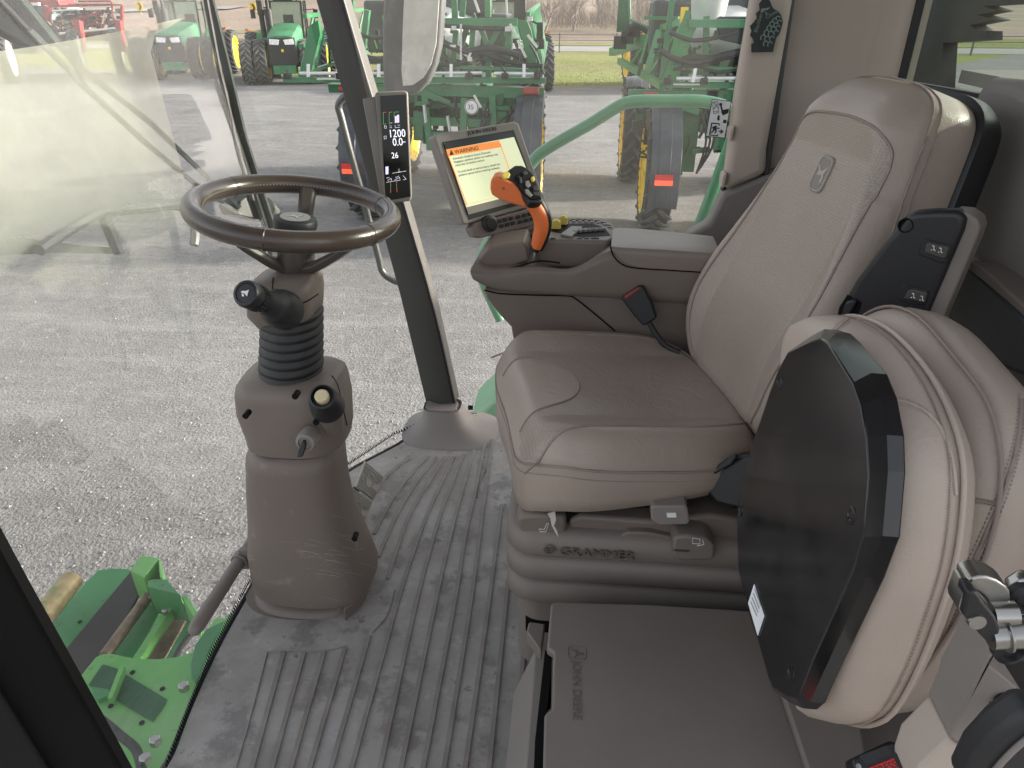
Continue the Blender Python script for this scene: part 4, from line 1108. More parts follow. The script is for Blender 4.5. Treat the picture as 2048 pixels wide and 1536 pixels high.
# lid
rows = []
for nr, fr, bt in (((1222, 497), (1236, 456), (1224, 500)), ((1240, 499), (1250, 454), (1250, 530)), ((1300, 501), (1305, 458), (1290, 537)), ((1360, 505), (1362, 464), (1360, 541)), ((1440, 511), (1440, 472), (1440, 548))):
    N_ = U(*nr, y=NY - .002); F_ = U(*fr, y=FY + .01); B_ = U(*bt, y=NY - .002)
    Fh = V((N_.x + (F_.x - N_.x) * .5, FY + .02, F_.z))
    rows.append([B_ + V((0, .0, 0)), N_ + (B_ - N_) * .25, N_ + V((0, .004, .004)), N_ + (Fh - N_) * .15 + V((0, 0, .005)), N_ + (Fh - N_) * .85 + V((0, 0, .003)), Fh, Fh + V((0, .01, -.05))])
g = MB().grid(rows); g.add(rows[0], [tuple(range(len(rows[0])))]); g.build("armrest_lid", mat("armrest_top", (.215, .175, .152), .42, var=.05, bump=.3, bs=800), con, smooth=40, sub=1)
MB().tube(smooth_path(yq([(1221, 492), (1226, 510), (1243, 528), (1270, 536), (1330, 540), (1410, 545)], NY - .0025), 6), .0016, 6).build("lid_gap", BLACKPOST, con)
# raised palm rest and slot in front of the lever
A = [U(a, b, y=1.66) for a, b in [(952, 522), (975, 497), (1046, 482), (1056, 490), (1060, 520), (1048, 528)]]
MB().prism(yq([(955, 520), (977, 494), (1048, 484), (1055, 500), (1058, 522), (1020, 534), (975, 536)], 1.64), (0, .12, 0)).build("palm_rest", TAUPE, con, bevel=.006, seg=3)
MB().tube(smooth_path(yq([(1012, 538), (1040, 532), (1066, 524), (1090, 522), (1120, 526)], 1.617), 5), [.0022] * 21, 8).build("lever_slot", BLACKPOST, con)
# far key pad with its ring of keys
kz = 2.80
kp = [(1075, 478), (1098, 452), (1118, 440), (1195, 436), (1226, 446), (1236, 462), (1230, 476), (1215, 482)]
kpd = MB().prism([U(a, b, z=kz) for a, b in kp], (0, 0, -.07)).build("key_pod", TAUPE, con, bevel=.008, seg=3)
mb = MB()
o6, s6 = (940, 430), .15625
def k6(a, b, z=kz + .001): return U(o6[0] + a * s6, o6[1] + b * s6, z=z)
ks_ = [(1080, 80), (1160, 72), (1240, 68), (1320, 66), (1400, 66), (1480, 68), (1560, 72), (1640, 82), (1720, 105), (1790, 140)]
for (a, b) in ks_:
    for db in (-16, 14):
        c_ = k6(a + db * .4, b + db); mb.box(c_, (.0105, .012, .003))
split(mb, "pod_key", GREYTRIM, kpd)
mb = MB()
for i in range(9):
    P = [k6(*ks_[i]), k6(*ks_[i + 1])]; mb.bar(P[0], P[1], .002, .0012)
mb.prism([k6(a, b, kz + .0006) for a, b in [(1000, 200), (1130, 110), (1560, 105), (1720, 160), (1800, 260), (1450, 290)]], (0, 0, -.002))
mb.build("pod_inset", BLACKPOST, kpd)
mb = MB()
for k in range(6): 
    P = [k6(1330 + k * 62, 250 - k * 6 - 20), k6(1430 + k * 58, 200 - k * 2)]
    mb.bar(P[0] + V((0, 0, .003)), P[1] + V((0, 0, .003)), .006, .008)
mb.prism([k6(a, b, kz + .006) for a, b in [(1160, 240), (1300, 140), (1440, 145), (1300, 270)]], (0, 0, -.005))
mb.build("pod_slider", HOUSING, kpd)
for a, b in ((1100, 185), (1190, 130)):
    c_ = k6(a, b); MB().prism([c_ + V(q) for q in [(-.012, 0, 0), (.012, 0, 0), (.010, .0, .018), (.002, .0, .024), (-.010, 0, .02)]], (0, .016, 0)).build("yellow_switch", YELLOWB, kpd, bevel=.002)
mb = MB(); mb.prism([k6(a, b, kz - .004) for a, b in [(960, 325), (1010, 265), (1820, 275), (1745, 335)]], (0, 0, -.01)); mb.build("lower_key_row", HOUSING, con, bevel=.002)
mb = MB()
for a in (1060, 1400, 1490, 1580, 1620): mb.box(k6(a, 298, kz + .0005), (.012, .006, .003))
split(mb, "row_key", BLACKP, con)
mb = MB(); mb.prism([k6(a, b, kz - .0035) for a, b in [(1120, 318), (1140, 272), (1280, 265), (1240, 318)]], (0, 0, .001)); mb.build("row_label", mat("tan_label", (.55, .36, .25), .5), con); mb = MB(); mb.prism([k6(a, b, kz - .0035) for a, b in [(1690, 318), (1710, 282), (1790, 284), (1750, 318)]], (0, 0, .001)); mb.build("row_label", bpy.data.materials["tan_label"], con)
# two dark knobs on the deck and support arm of the screen
for a, b in ((560, 320), (790, 270)):
    c_ = U(o6[0] + a * s6, o6[1] + b * s6, y=1.76); mb = MB(); mb.lathe([(.010, -.02), (.010, .006), (.008, .009), (.001, .009)], frame(c_, (0, -.3, 1)), 18); mb.build("knurled_knob", BLACKP, con)
MB().prism(yq([(985, 500), (1020, 470), (1065, 452), (1090, 445), (1100, 480), (1010, 492)], 1.80), (0, .04, 0)).build("deck_fin", TAUPE, con, bevel=.006)

# ================================================================== MONITOR
mn = V((.54, -.80, .27)).normalized(); mp = U(975, 350, y=1.80)
def MP(px, off=0): return [U(a, b, p=mp + mn * off, n=mn) for a, b in px]
mon = thing("touch_monitor", "grey touch monitor showing an orange warning page beside the control lever", "monitor", tuple(U(990, 470, y=1.8)))
hs = MB().prism(MP([(868, 274), (872, 269), (1030, 243), (1037, 246), (1090, 400), (1086, 408), (934, 449), (926, 448)]), -mn * .045).build("housing", HOUSING, mon, bevel=.004, seg=3)
MB().prism(MP([(885, 284), (1027, 260), (1078, 398), (938, 440)], .0012), -mn * .003).build("bezel", BLACKP, hs)
MB().prism(MP([(889, 286), (1024, 264), (1074, 392), (938, 429)], .003), -mn * .002).build("screen", SCREEN, hs)
MB().prism(MP([(889, 286), (1024, 264), (1028, 274), (892, 299)], .0036), -mn * .0005).build("title_bar", SCREEN_D, hs)
MB().prism(MP([(932, 415), (1070, 380), (1074, 392), (938, 429)], .0036), -mn * .0005).build("footer_bar", GREYTRIM, hs)
mb = MB()
mb.prism(MP([(892, 299), (998, 281), (1003, 294), (897, 313)], .0036), -mn * .0005)
for a, b in (((894, 305), (934, 410)), ((1000, 287), (1036, 388)), ((932, 409), (1035, 383))):
    P = MP([a, b], .0036); mb.bar(P[0], P[1], .0045, .0005, up=mn)
mb.build("warning_frame", SCR_OR, hs)
xd = (MP([(1003, 294)])[0] - MP([(897, 313)])[0]).normalized()
def mtext(body, px, size, m, asp=1): text("screen_text", body, m, frame(MP([px], .0042)[0], mn, xd), size, hs, .0002, aspect=asp)
mtext("WARNING", (910, 308), .0135, INK)
for k, l in enumerate(["Automatic Guidance System Detected.", "Engaging a guidance system on roadways may", "cause loss of machine control.", "", "To avoid death or serious injury, disable the", "guidance system before entering roadways."]):
    if l: mtext(l, (906.5 + k * 2.3, 319.5 + k * 6.6), .0072, INK, .92)
P = MP([(899, 311), (908, 309), (902, 299)], .0042); MB().prism(P, -mn * .0003).build("warning_triangle", INK, hs)
P = MP([(936, 270)], .0012)[0]
text("brand_lettering", "JOHN DEERE", INK, frame(P, mn, xd), .0125, hs, .0004, aspect=1.15)
kp = MB().prism(MP([(942, 458), (950, 446), (1070, 414), (1080, 430), (1072, 448), (1060, 455), (962, 476), (950, 474)], .012), -mn * .04).build("key_strip", TAUPE, mon, bevel=.004, seg=3)
c_ = MP([(980, 447)], .016)[0]; mb = MB(); mb.lathe([(.021, -.012), (.021, .002), (.014, .004), (.013, .009), (.001, .009)], frame(c_, mn), 24); mb.build("selector_knob", BLACKP, kp, smooth=30)
mb = MB()
for r_ in range(2):
    for k in range(6):
        c_ = MP([(999 + k * 11.5 + r_ * 4 + (3 if k > 2 else 0), 442.5 - k * 2.9 + r_ * 9.5)], .0135)[0]; mb.box(c_, (.0115, .009, .004), frame((0, 0, 0), mn, xd).to_3x3())
split(mb, "strip_key", BLACKP, kp, bevel=.001)
MB().prism(yq([(975, 478), (985, 470), (1030, 462), (1035, 500), (985, 505), (975, 490)], 1.80), (0, .03, 0)).build("support_arm", TAUPE_D, mon, bevel=.004)

# ================================================================== CONTROL LEVER
lev = thing("control_lever", "orange and black multi button control lever on the console", "control lever", tuple(U(1070, 525, y=1.64)))
YL = 1.64
mb = MB(); mb.tube(smooth_path(yq([(1068, 526), (1070, 508), (1073, 495)], YL), 3), .006, 12); mb.build("lever_shaft", CHROME, lev)
def chain(px, rad, y=YL, n=16, flat=1.0):
    P = smooth_path(yq(px, y), 5); k = len(P)
    rr = [lerp_tab([(i * (k - 1) / (len(rad) - 1), v) for i, v in enumerate(rad)], j) for j in range(k)]
    return P, rr
P, rr = chain([(1072, 496), (1078, 476), (1083, 455), (1081, 435), (1072, 416), (1058, 400)], [.0125, .0165, .018, .018, .018, .017])
mb = MB(); mb.tube(P, rr, 18); gr = mb.build("grip", ORANGE, lev, smooth=70)
P, rr = chain([(1077, 498), (1085, 478), (1091, 455), (1090, 435), (1082, 414), (1070, 398)], [.011, .0135, .0145, .0145, .0145, .015], y=YL + .006)
mb = MB(); mb.tube(P, rr, 16); mb.build("grip_back", BLACKP, lev, smooth=70)
mb = MB(); mb.tube(yq([(1068, 502), (1072, 492), (1075, 486)], YL), [.011, .0125, .0125], 16); mb.build("grip_collar", BLACKP, lev)
MB().prism(yq([(981, 361), (985, 356), (996, 352), (1026, 366), (1042, 381), (1058, 403), (1058, 412), (1048, 415), (1020, 407), (996, 398), (983, 390), (980, 378)], YL - .030), (0, .058, 0)).build("head", ORANGE, lev, bevel=.009, seg=4)
hn = V((.30, -.62, .72)).normalized(); hp_ = U(1040, 365, y=YL - .022)
def HP(px, off=0): return [U(a, b, p=hp_ + hn * off, n=hn) for a, b in px]
hb = MB().prism(HP([(1003, 350), (1030, 330), (1044, 330), (1056, 336), (1068, 348), (1080, 378), (1087, 400), (1082, 404), (1072, 406), (1060, 405), (1046, 384), (1030, 365), (1008, 357)]), -hn * .024).build("button_face", BLACKP, lev, bevel=.004, seg=3)
for q in ([(1003, 348), (1015, 341), (1021, 347), (1019, 354), (1008, 357)], [(1062, 354), (1068, 351), (1071, 359), (1065, 362)]):
    MB().prism(HP(q, .006), -hn * .008).build("yellow_button", YELLOWB, hb, bevel=.002)
for q in ([(1045, 344), (1052, 340), (1056, 346), (1048, 350)], [(1038, 352), (1043, 355), (1044, 366), (1040, 366)], [(1051, 362), (1058, 360), (1062, 370), (1056, 375), (1051, 370)], [(1066, 372), (1074, 371), (1076, 380), (1068, 381)], [(1066, 383), (1077, 383), (1079, 391), (1069, 391)], [(1050, 378), (1056, 378), (1066, 390), (1060, 394), (1051, 385)]):
    MB().prism(HP(q, .004), -hn * .005).build("thumb_button", HOUSING if q[0][0] in (1051, 1050) else PILLAR, hb, bevel=.0012)
mb = MB(); mb.tube(smooth_path(HP([(1036, 350), (1032, 362), (1040, 378), (1052, 392), (1066, 398), (1080, 396)], .001), 5), .0018, 6); mb.build("face_groove", BLACKPOST, hb)
c_ = U(1007, 377, y=YL - .0305); mb = MB(); mb.lathe([(.0035, -.002), (.0035, .0008), (.001, .0006)], frame(c_, (0, -1, 0)), 12); mb.build("screw_plug", mat("dark_orange", (.45, .09, .03), .5), lev)

# ================================================================== CORNER POST DISPLAY
dn = V((.22, -.96, .12)).normalized(); dp = U(790, 295, y=2.03)
def DP(px, off=0): return [U(a, b, p=dp + dn * off, n=dn) for a, b in px]
dis = thing("post_display", "slim grey display with white digits clipped to the dark corner post", "display", tuple(U(800, 405, y=2.03)))
hs = MB().prism(DP([(749, 190), (753, 184), (808, 181), (816, 184), (824, 394), (821, 402), (776, 408), (769, 404)]), -dn * .032).build("housing", HOUSING, dis, bevel=.005, seg=3)
MB().prism(DP([(725, 198), (750, 193), (772, 400), (762, 400)], -.006), -dn * .03).build("mounting_bracket", HOUSING, dis, bevel=.003)
MB().prism(DP([(760, 192), (812, 189), (821, 393), (771, 402)], .0014), -dn * .003).build("display_pane", LCD, hs)
oc, scl = (640, 160), .3125
def d2(a, b, off=.002): return DP([(oc[0] + a * scl, oc[1] + b * scl)], off)[0]
dx = (d2(540, 340) - d2(440, 345)).normalized()
def dtext(body, a, b, s, m=SEG, asp=.9): text("digits", body, m, frame(d2(a, b), dn, dx), s, hs, .0003, aspect=asp)
dtext("1200", 440, 368, .029, asp=.82); dtext("0.0", 466, 421, .029, asp=.82); dtext("26", 458, 501, .022); dtext("MPH", 524, 403, .006)
mb = MB()
for q in ([(479, 232), (491, 230), (491, 273), (479, 275)], [(492, 224), (506, 222), (507, 272), (493, 274)], [(419, 555), (438, 553), (438, 602), (420, 605)]):
    mb.prism([d2(*k) for k in q], -dn * .0006)
mb.build("violet_bars", SEGV, hs)
def dbars(segs, m, nm, wd=.0013):
    mb = MB()
    for a, b in segs: mb.bar(d2(*a), d2(*b), wd, .0006, up=dn)
    return mb.build(nm, m, hs)
dbars([((405, 208), (406, 283)), ((442, 207), (443, 282)), ((474, 206), (475, 240)), ((406, 283), (424, 281)), ((443, 282), (450, 281)), ((474, 206), (506, 204)), ((452, 668), (452, 690)), ((490, 664), (491, 688))], SEGG, "green_scales")
dbars([((404, 208), (424, 206)), ((442, 207), (462, 205)), ((452, 652), (452, 668)), ((452, 692), (453, 722)), ((491, 648), (491, 662)), ((491, 690), (493, 717))], SEGR, "red_scales")
dbars([((449, 275), (464, 274)), ((462, 597), (552, 582)), ((505, 568), (506, 590)), ((498, 590), (520, 588)), ((424, 655), (515, 640)), ((432, 642), (456, 630)), ((456, 630), (458, 646)), ((478, 640), (510, 622)), ((508, 622), (512, 636)), ((532, 612), (552, 636)), ((532, 640), (552, 634)), ((425, 628), (444, 622)), ((482, 624), (506, 614)), ((412, 292), (425, 296)), ((425, 296), (424, 310)), ((424, 310), (413, 308)), ((413, 308), (412, 292)), ((446, 292), (458, 296)), ((446, 306), (460, 304)), ((480, 288), (482, 306)), ((482, 306), (512, 302)), ((498, 290), (510, 288)), ((410, 360), (424, 358)), ((424, 358), (424, 376)), ((424, 376), (411, 377)), ((411, 377), (410, 360)), ((528, 335), (541, 333)), ((528, 335), (528, 350)), ((541, 333), (542, 350)), ((525, 360), (545, 357))], SEG, "symbols", .0011)

# ================================================================== AIR FRESHENER
YF = 2.03
fr = thing("air_freshener", "dark tree shaped air freshener card hanging on the beige rear pillar", "air freshener", tuple(U(1527, 0, y=YF)))
fo = [(1515, -60), (1527, -4), (1534, -8), (1541, 4), (1544, 12), (1548, 18), (1556, 22), (1562, 30), (1566, 44), (1563, 56), (1559, 68), (1553, 75), (1551, 82), (1546, 104), (1503, 105), (1503, 88), (1508, 86), (1505, 76), (1500, 71), (1503, 62), (1500, 52), (1507, 45), (1514, 36), (1512, 27), (1520, 20), (1518, 8), (1524, 0)]
fc = MB().prism(yq([q for q in fo[1:]], YF), (0, .004, 0)).build("card", FRESH, fr)
o4, s4 = (1500, 0), .2734
def f4(a, b): return U(o4[0] + a * s4, o4[1] + b * s4, y=YF - .0008)
mb = MB()
for (a, b, r_) in [(205, 135, 15), (180, 150, 15), (215, 165, 15), (160, 175, 16), (190, 185, 16), (140, 205, 17), (170, 212, 17), (205, 205, 15), (120, 240, 18), (152, 248, 18), (190, 240, 16), (95, 275, 17), (125, 285, 18), (160, 285, 17), (115, 320, 17), (145, 325, 16)]:
    c_ = f4(a, b); rr = (f4(a + r_, b) - c_).length
    mb.tube([c_ + V((rr * math.cos(R(k)), 0, rr * math.sin(R(k)))) for k in range(20, 260, 24)], .0016, 5)
for q in ([(75, 75), (95, 60), (118, 70), (105, 82), (85, 90)], [(110, 85), (120, 110), (128, 95)], [(100, 62), (150, 52), (128, 75)]):
    mb.prism([f4(*k) for k in q], (0, .0006, 0))
mb.build("berry_print", FRESHP, fc)
p_ = f4(52, 240); q_ = f4(75, 160)
text("card_lettering", "Blackberry", FRESHP, frame(p_, (0, -1, 0), q_ - p_), .0125, fc, .0003)
p_ = f4(118, 140); q_ = f4(180, 105)
text("card_lettering", "Clove", FRESHP, frame(p_, (0, -1, 0), q_ - p_), .0125, fc, .0003)
MB().tube([U(1530, -6, y=YF), U(1533, -40, y=YF + .02), U(1538, -80, y=YF + .03)], .0012, 6).build("string", WHITE, fr)

# ================================================================== DOOR (near, lower right)
door = thing("cab_door", "open cab door edge with steel latch, taupe trim and black rubber seal", "door", (.36, .42, 2.3))
def dr(px, y=.45): return [U(a, b, y=y) for a, b in px]
oe, se_ = (1680, 1100), .2840
def e7(pts, y=.45): return dr([(oe[0] + a * se_, oe[1] + b * se_) for a, b in pts], y)
MB().prism(e7([(1120, 660), (1030, 790), (940, 960), (880, 1060), (850, 1160), (775, 1320), (920, 1420), (1000, 1330), (1090, 1210), (1180, 1120), (1290, 1010), (1160, 900), (1060, 820), (1060, 780), (1120, 700)], .47), (0, .05, 0)).build("door_trim", GREYTRIM, door, bevel=.004, seg=3)
MB().prism(e7([(775, 1325), (915, 1420), (760, 1700), (500, 1700), (560, 1530)], .475), (0, .05, 0)).build("lower_trim", BEIGE, door, bevel=.004, seg=3)
MB().prism(e7([(1420, 1150), (1290, 1190), (1120, 1310), (960, 1480), (850, 1700), (1420, 1700)], .40), (0, .03, 0)).build("door_gasket", RUBBER, door, bevel=.008, seg=3)
mb = MB(); mb.tube(smooth_path(e7([(1420, 1260), (1290, 1350), (1170, 1460), (1070, 1580), (1000, 1700)], .398), 4), .0025, 8); mb.build("gasket_ridge", GREYTRIM, door)
mb = MB(); mb.lathe([(.009, -.006), (.009, .002), (.006, .003), (.004, .0), (.001, .0)], frame(e7([(1165, 1060)], .468)[0], (0, -1, .2)), 20); mb.lathe([(.013, -.008), (.013, -.003), (.001, -.003)], frame(e7([(1165, 1060)], .468)[0], (0, -1, .2)), 20); mb.build("trim_bolt", BLACKP, door)
# latch
MB().prism(e7([(1200, 270), (1296, 210), (1420, 200), (1420, 760), (1225, 810), (1130, 700), (1120, 655), (1160, 560), (1215, 420)], .44), (0, .012, 0)).build("latch_plate", CHROME, door, bevel=.003)
lp = e7([(895, 265), (900, 225), (930, 200), (980, 188), (1040, 190), (1110, 215), (1170, 255), (1200, 290), (1210, 400), (1090, 420), (1050, 410), (1020, 350), (970, 300)], .425)
lt_ = MB().prism(lp, (0, .02, 0)).build("latch_hook", CHROME, door, bevel=.006, seg=3)
MB().prism(e7([(905, 298), (965, 298), (1020, 380), (1100, 480), (1130, 560), (1120, 640), (1070, 655), (1030, 645), (985, 600), (862, 455)], .405), (0, .016, 0)).build("latch_block", BLACKP, door, bevel=.002)
MB().prism(e7([(905, 262), (918, 270), (860, 450), (845, 445), (838, 400), (880, 280)], .41), (0, .02, 0)).build("latch_edge", CHROME, door, bevel=.002)
mb = MB(); a_, b_ = e7([(1050, 600), (1420, 570)], .412); mb.tube([a_, a_ + (b_ - a_) * .3, b_], [.011, .011, .013], 18); mb.tube([a_ + (b_ - a_) * t for t in (.28, .30, .34, .36)], [.0125, .0138, .0138, .0125], 18)
a_, b_ = e7([(1060, 455), (1230, 450)], .42); mb.tube([a_, b_], .010, 16); mb.build("latch_pin", CHROME, door, smooth=50)
mb = MB(); mb.lathe([(.0065, -.003), (.006, .001), (.001, .0015)], frame(e7([(966, 508)], .404)[0], (0, -1, .1)), 16); mb.build("latch_rivet", CHROME, door)
mb = MB()
for a, b in ((1190, 690), (1300, 330)): mb.lathe([(.0135, -.003), (.0135, .004), (.0085, .006), (.007, .002), (.001, .002)], frame(e7([(a, b)], .438)[0], (0, -1, .1)), 20)
split(mb, "latch_bolt", BLACKP, door)
# red marked seat belt latch box at the bottom edge
bkz = thing("belt_buckle", "black belt buckle box with red press button low beside the door", "belt buckle", tuple(U(1760, 1540, y=.62)))
qn = V((-.15, -.5, .85)).normalized(); qp = U(1760, 1510, y=.62)
def QP(px, off=0): return [U(oe[0] + a * se_, oe[1] + b * se_, p=qp + qn * off, n=qn) for a, b in px]
MB().prism(QP([(80, 1470), (345, 1345), (400, 1348), (520, 1560), (500, 1700), (130, 1700)]), -qn * .05).build("buckle_case", BLACKP, bkz, bevel=.004)
MB().prism(QP([(195, 1535), (380, 1462), (450, 1600), (430, 1700), (230, 1700)], .002), -qn * .004).build("press_button", RED, bkz, bevel=.001)
MB().prism(QP([(135, 1450), (330, 1375), (365, 1430), (180, 1515)], .001), -qn * .003).build("belt_slot", RUBBER, bkz)
mb = MB()
for a, b in ((402, 1413), (128, 1525)): mb.lathe([(.004, -.001), (.0035, .002), (.001, .0022)], frame(QP([(a, b)], .001)[0], qn), 12)
split(mb, "case_screw", CHROME, bkz)
a_, b_ = QP([(290, 1530)], .003)[0], QP([(400, 1490)], .003)[0]
text("button_lettering", "PRESS", INK, frame(QP([(255, 1585)], .0025)[0], qn, b_ - a_), .012, bkz, .0003)
# dark underside behind the buddy seat
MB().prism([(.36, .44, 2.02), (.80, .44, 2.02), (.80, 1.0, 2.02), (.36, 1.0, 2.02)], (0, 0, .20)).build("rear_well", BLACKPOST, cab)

# ================================================================== JUST OUTSIDE THE GLASS
wip = thing("windshield_wiper", "dark windshield wiper with twin arms and upright blade outside the glass", "wiper", tuple(onglass(520, 420, -.03)))
WB = mat("wiper_black", (.035, .045, .042), .45, var=.15, bump=.1, bs=300, dirt=[((.14, .14, .13), 20, .6, .8, .5)])
def og(px, off=-.05): return [onglass(a, b, off) for a, b in px]
mb = MB(); P = og([(402, -70), (420, 0), (452, 130), (485, 270), (520, 380), (545, 455)], -.06)
for a, b in zip(P, P[1:]): mb.bar(a, b, .012, .02)
mb.build("blade_carrier", WB, wip)
mb = MB(); P = og([(396, -70), (412, 0), (436, 130), (450, 190), (478, 310), (505, 400)], -.045); mb.tube(P, .007, 8); mb.build("blade_rubber", RUBBER, wip)
mb = MB(); P = og([(435, 160), (470, 260), (500, 350), (530, 440), (548, 520)], -.07)
for a, b in zip(P, P[1:]): mb.bar(a, b, .03, .012)
mb.build("pivot_arm", WB, wip)
mb = MB()
for px in ([(30, -20), (150, 128), (300, 245), (410, 350), (480, 415)], [(60, 60), (165, 170), (290, 285), (390, 368), (475, 425)]):
    P = og(px, -.08)
    for a, b in zip(P, P[1:]): mb.bar(a, b, .011, .008)
mb.build("parallel_arms", WB, wip)
mb = MB(); mb.prism(og([(470, 410), (498, 388), (515, 400), (540, 395), (562, 420), (555, 445), (520, 440), (478, 430)], -.08), (-.05, 0, 0)); mb.build("pivot_block", WB, wip, bevel=.003)
# dark band, built as a plate, crossing the upper left corner
arm = thing("corner_bracket", "broad black bracket slanting across the upper left corner outside the windshield", "bracket", tuple(U(-60, -60, x=-1.75)))
mb = MB(); mb.prism([U(a, b, x=-1.75) for a, b in [(-180, -90), (-20, -90), (58, 0), (140, 92), (60, 96), (0, 60), (-60, 0)]], (-.04, 0, 0)); mb.build("arm_plate", mat("bracket_black", (.006, .0065, .0065), .7, spec=.1), arm, bevel=.006)
mb = MB(); mb.tube([U(a, b, x=-1.74) for a, b in [(-60, -60), (20, 22), (92, 98)]], .008, 8); mb.build("arm_edge", RUBBER, arm)

# wing mirror on the right
mir = thing("wing_mirror", "dusty wing mirror with painted gravel reflection on a bent grey tube outside the right window", "mirror", tuple(U(820, 100, y=2.62)))
MG = mat("mirror_reflection", (.66, .64, .60), .45, metal=.1, var=.15, vs=8, bump=.5, bs=60, dirt=[((.80, .78, .73), 9, .48, .62, .7), ((.42, .40, .37), 14, .55, .68, .6)])  # reflected gravel painted as pale mottled colour on the dusty glass
MH = mat("mirror_shell", (.10, .105, .11), .5, var=.15, bump=.1, bs=200, dirt=[((.26, .26, .25), 14, .5, .8, .5)])
mb = MB(); mb.prism(yq([(770, -80), (880, -80), (886, 0), (880, 90), (871, 130), (856, 165), (835, 186), (812, 193), (775, 185), (766, 175), (764, 60)], 2.62), (0, .07, 0)); sh = mb.build("mirror_shell", MH, mir, bevel=.012, seg=3)
mb = MB(); mb.prism(yq([(812, -80), (874, -80), (878, 0), (872, 88), (862, 128), (846, 156), (826, 170), (806, 172), (803, 140), (806, 40)], 2.612), (0, .006, 0)); mb.build("mirror_glass", MG, mir)
mb = MB(); mb.tube(smooth_path(yq([(700, 188), (686, 196), (677, 212), (683, 236), (702, 310), (734, 425), (757, 515), (766, 545), (790, 562), (820, 568)], 2.45), 5), .0125, 12); mb.build("mirror_tube", mat("grey_tube", (.12, .125, .12), .32, metal=.4, var=.2), mir)
# green guard rail by the right window
gr = thing("guard_rail", "green tubular guard rail bending across the right window", "railing", tuple(U(1395, 470, y=2.6)))
GRL = mat("rail_green", (.075, .25, .13), .3, var=.15, vs=4, spec=.6, dirt=[((.25, .34, .28), 12, .6, .8, .4)])
P = smooth_path(yq([(960, 440), (1058, 332), (1080, 308), (1115, 285), (1180, 248), (1238, 212), (1262, 204), (1290, 202), (1350, 202), (1405, 203), (1450, 214), (1470, 240), (1462, 280), (1430, 370), (1395, 460), (1360, 560)], 2.6), 5)
MB().tube(P, .0205, 14).build("rail_tube", GRL, gr, smooth=70)
MB().tube(smooth_path(yq([(1000, 640), (960, 540), (985, 470), (1030, 445), (1070, 450)], 2.75), 5), .02, 10).build("rail_leg", GRL, gr)
# reflection of the platform rail, put in as dark tubes beyond the glass
pr = thing("reflected_rail", "thin dark loop added as the handrail reflection low in the windshield corner", "handrail", tuple(U(240, 530, x=-2.3)))
PRM = mat("rail_reflection", (.045, .055, .055), .5)
MB().tube(smooth_path([U(a, b, x=-2.3) for a, b in [(78, 500), (112, 476), (180, 434), (215, 422), (300, 415), (345, 410), (372, 420), (386, 445), (390, 470), (388, 490)]], 5), .028, 8).build("reflected_loop", PRM, pr)
MB().tube([U(a, b, x=-2.3) for a, b in [(205, 428), (222, 466), (238, 504)]], .03, 8).build("reflected_post", PRM, pr)
mb = MB(); mb.prism([U(a, b, x=-2.35) for a, b in [(-40, 455), (20, 450), (40, 475), (160, 490), (262, 498), (258, 508), (120, 506), (-40, 512)]], (-.05, 0, 0)); mb.build("reflected_tread", PRM, pr)

# ------------------------------------------------------------------ feeder house at the lower left
fh = thing("feeder_house", "green feeder housing with black rubber flap in front of the cab below the windshield", "machine front", tuple(U(280, 1400, z=1.6)))
of_, sf = (0, 1050), .3164
def F(pts, z): return [U(of_[0] + a * sf, of_[1] + b * sf, z=z) for a, b in pts]
def fp(name, pts, z, th, m, par=fh, bev=.003): return MB().prism(F(pts, z), (0, 0, -th)).build(name, m, par, bevel=bev)
fp("rear_deck", [(240, 720), (520, 385), (560, 340), (620, 285), (700, 272), (810, 275), (870, 320), (500, 860), (300, 980)], 1.50, .05, GREEN)
fp("rubber_flap", [(300, 920), (838, 275), (870, 285), (922, 370), (905, 392), (680, 800), (480, 1040), (380, 1100)], 1.545, .012, RUBBER)
mb = MB(); mb.tube(F([(262, 590), (455, 345)], 1.60), .036, 16); mb.build("worn_roller", GOLD, fh, smooth=60)
mb = MB(); mb.tube(F([(300, 612), (490, 372)], 1.575), .016, 10); mb.build("roller_lip", GREEN_L, fh)
mb = MB(); mb.tube(F([(660, 830), (985, 385)], 1.575), .018, 12); mb.build("drive_shaft", RUSTY, fh, smooth=60)
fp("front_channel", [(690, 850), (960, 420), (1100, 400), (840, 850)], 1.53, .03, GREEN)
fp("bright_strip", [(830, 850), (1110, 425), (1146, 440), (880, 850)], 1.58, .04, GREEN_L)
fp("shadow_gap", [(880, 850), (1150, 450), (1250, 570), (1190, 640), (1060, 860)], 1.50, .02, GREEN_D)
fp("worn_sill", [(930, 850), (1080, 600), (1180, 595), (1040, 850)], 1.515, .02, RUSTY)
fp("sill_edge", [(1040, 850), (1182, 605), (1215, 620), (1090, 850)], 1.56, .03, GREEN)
mb = MB(); A = F([(930, 385), (935, 350), (975, 340), (1060, 342), (1085, 380), (1140, 440), (1110, 430), (990, 400)], 1.66); mb.prism(A, (0, 0, -.12)); mb.build("end_plate", GREEN, fh, bevel=.003)
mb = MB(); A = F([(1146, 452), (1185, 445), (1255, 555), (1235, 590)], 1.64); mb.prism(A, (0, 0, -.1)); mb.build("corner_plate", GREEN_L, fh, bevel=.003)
mb = MB(); mb.prism(F([(820, 285), (890, 190), (1010, 207), (905, 330)], 1.66), (0, 0, -.14)); mb.prism(F([(1000, 215), (1012, 208), (1024, 320), (1010, 330)], 1.66), (0, 0, -.14)); mb.build("frame_box", GREEN_L, fh, bevel=.003)
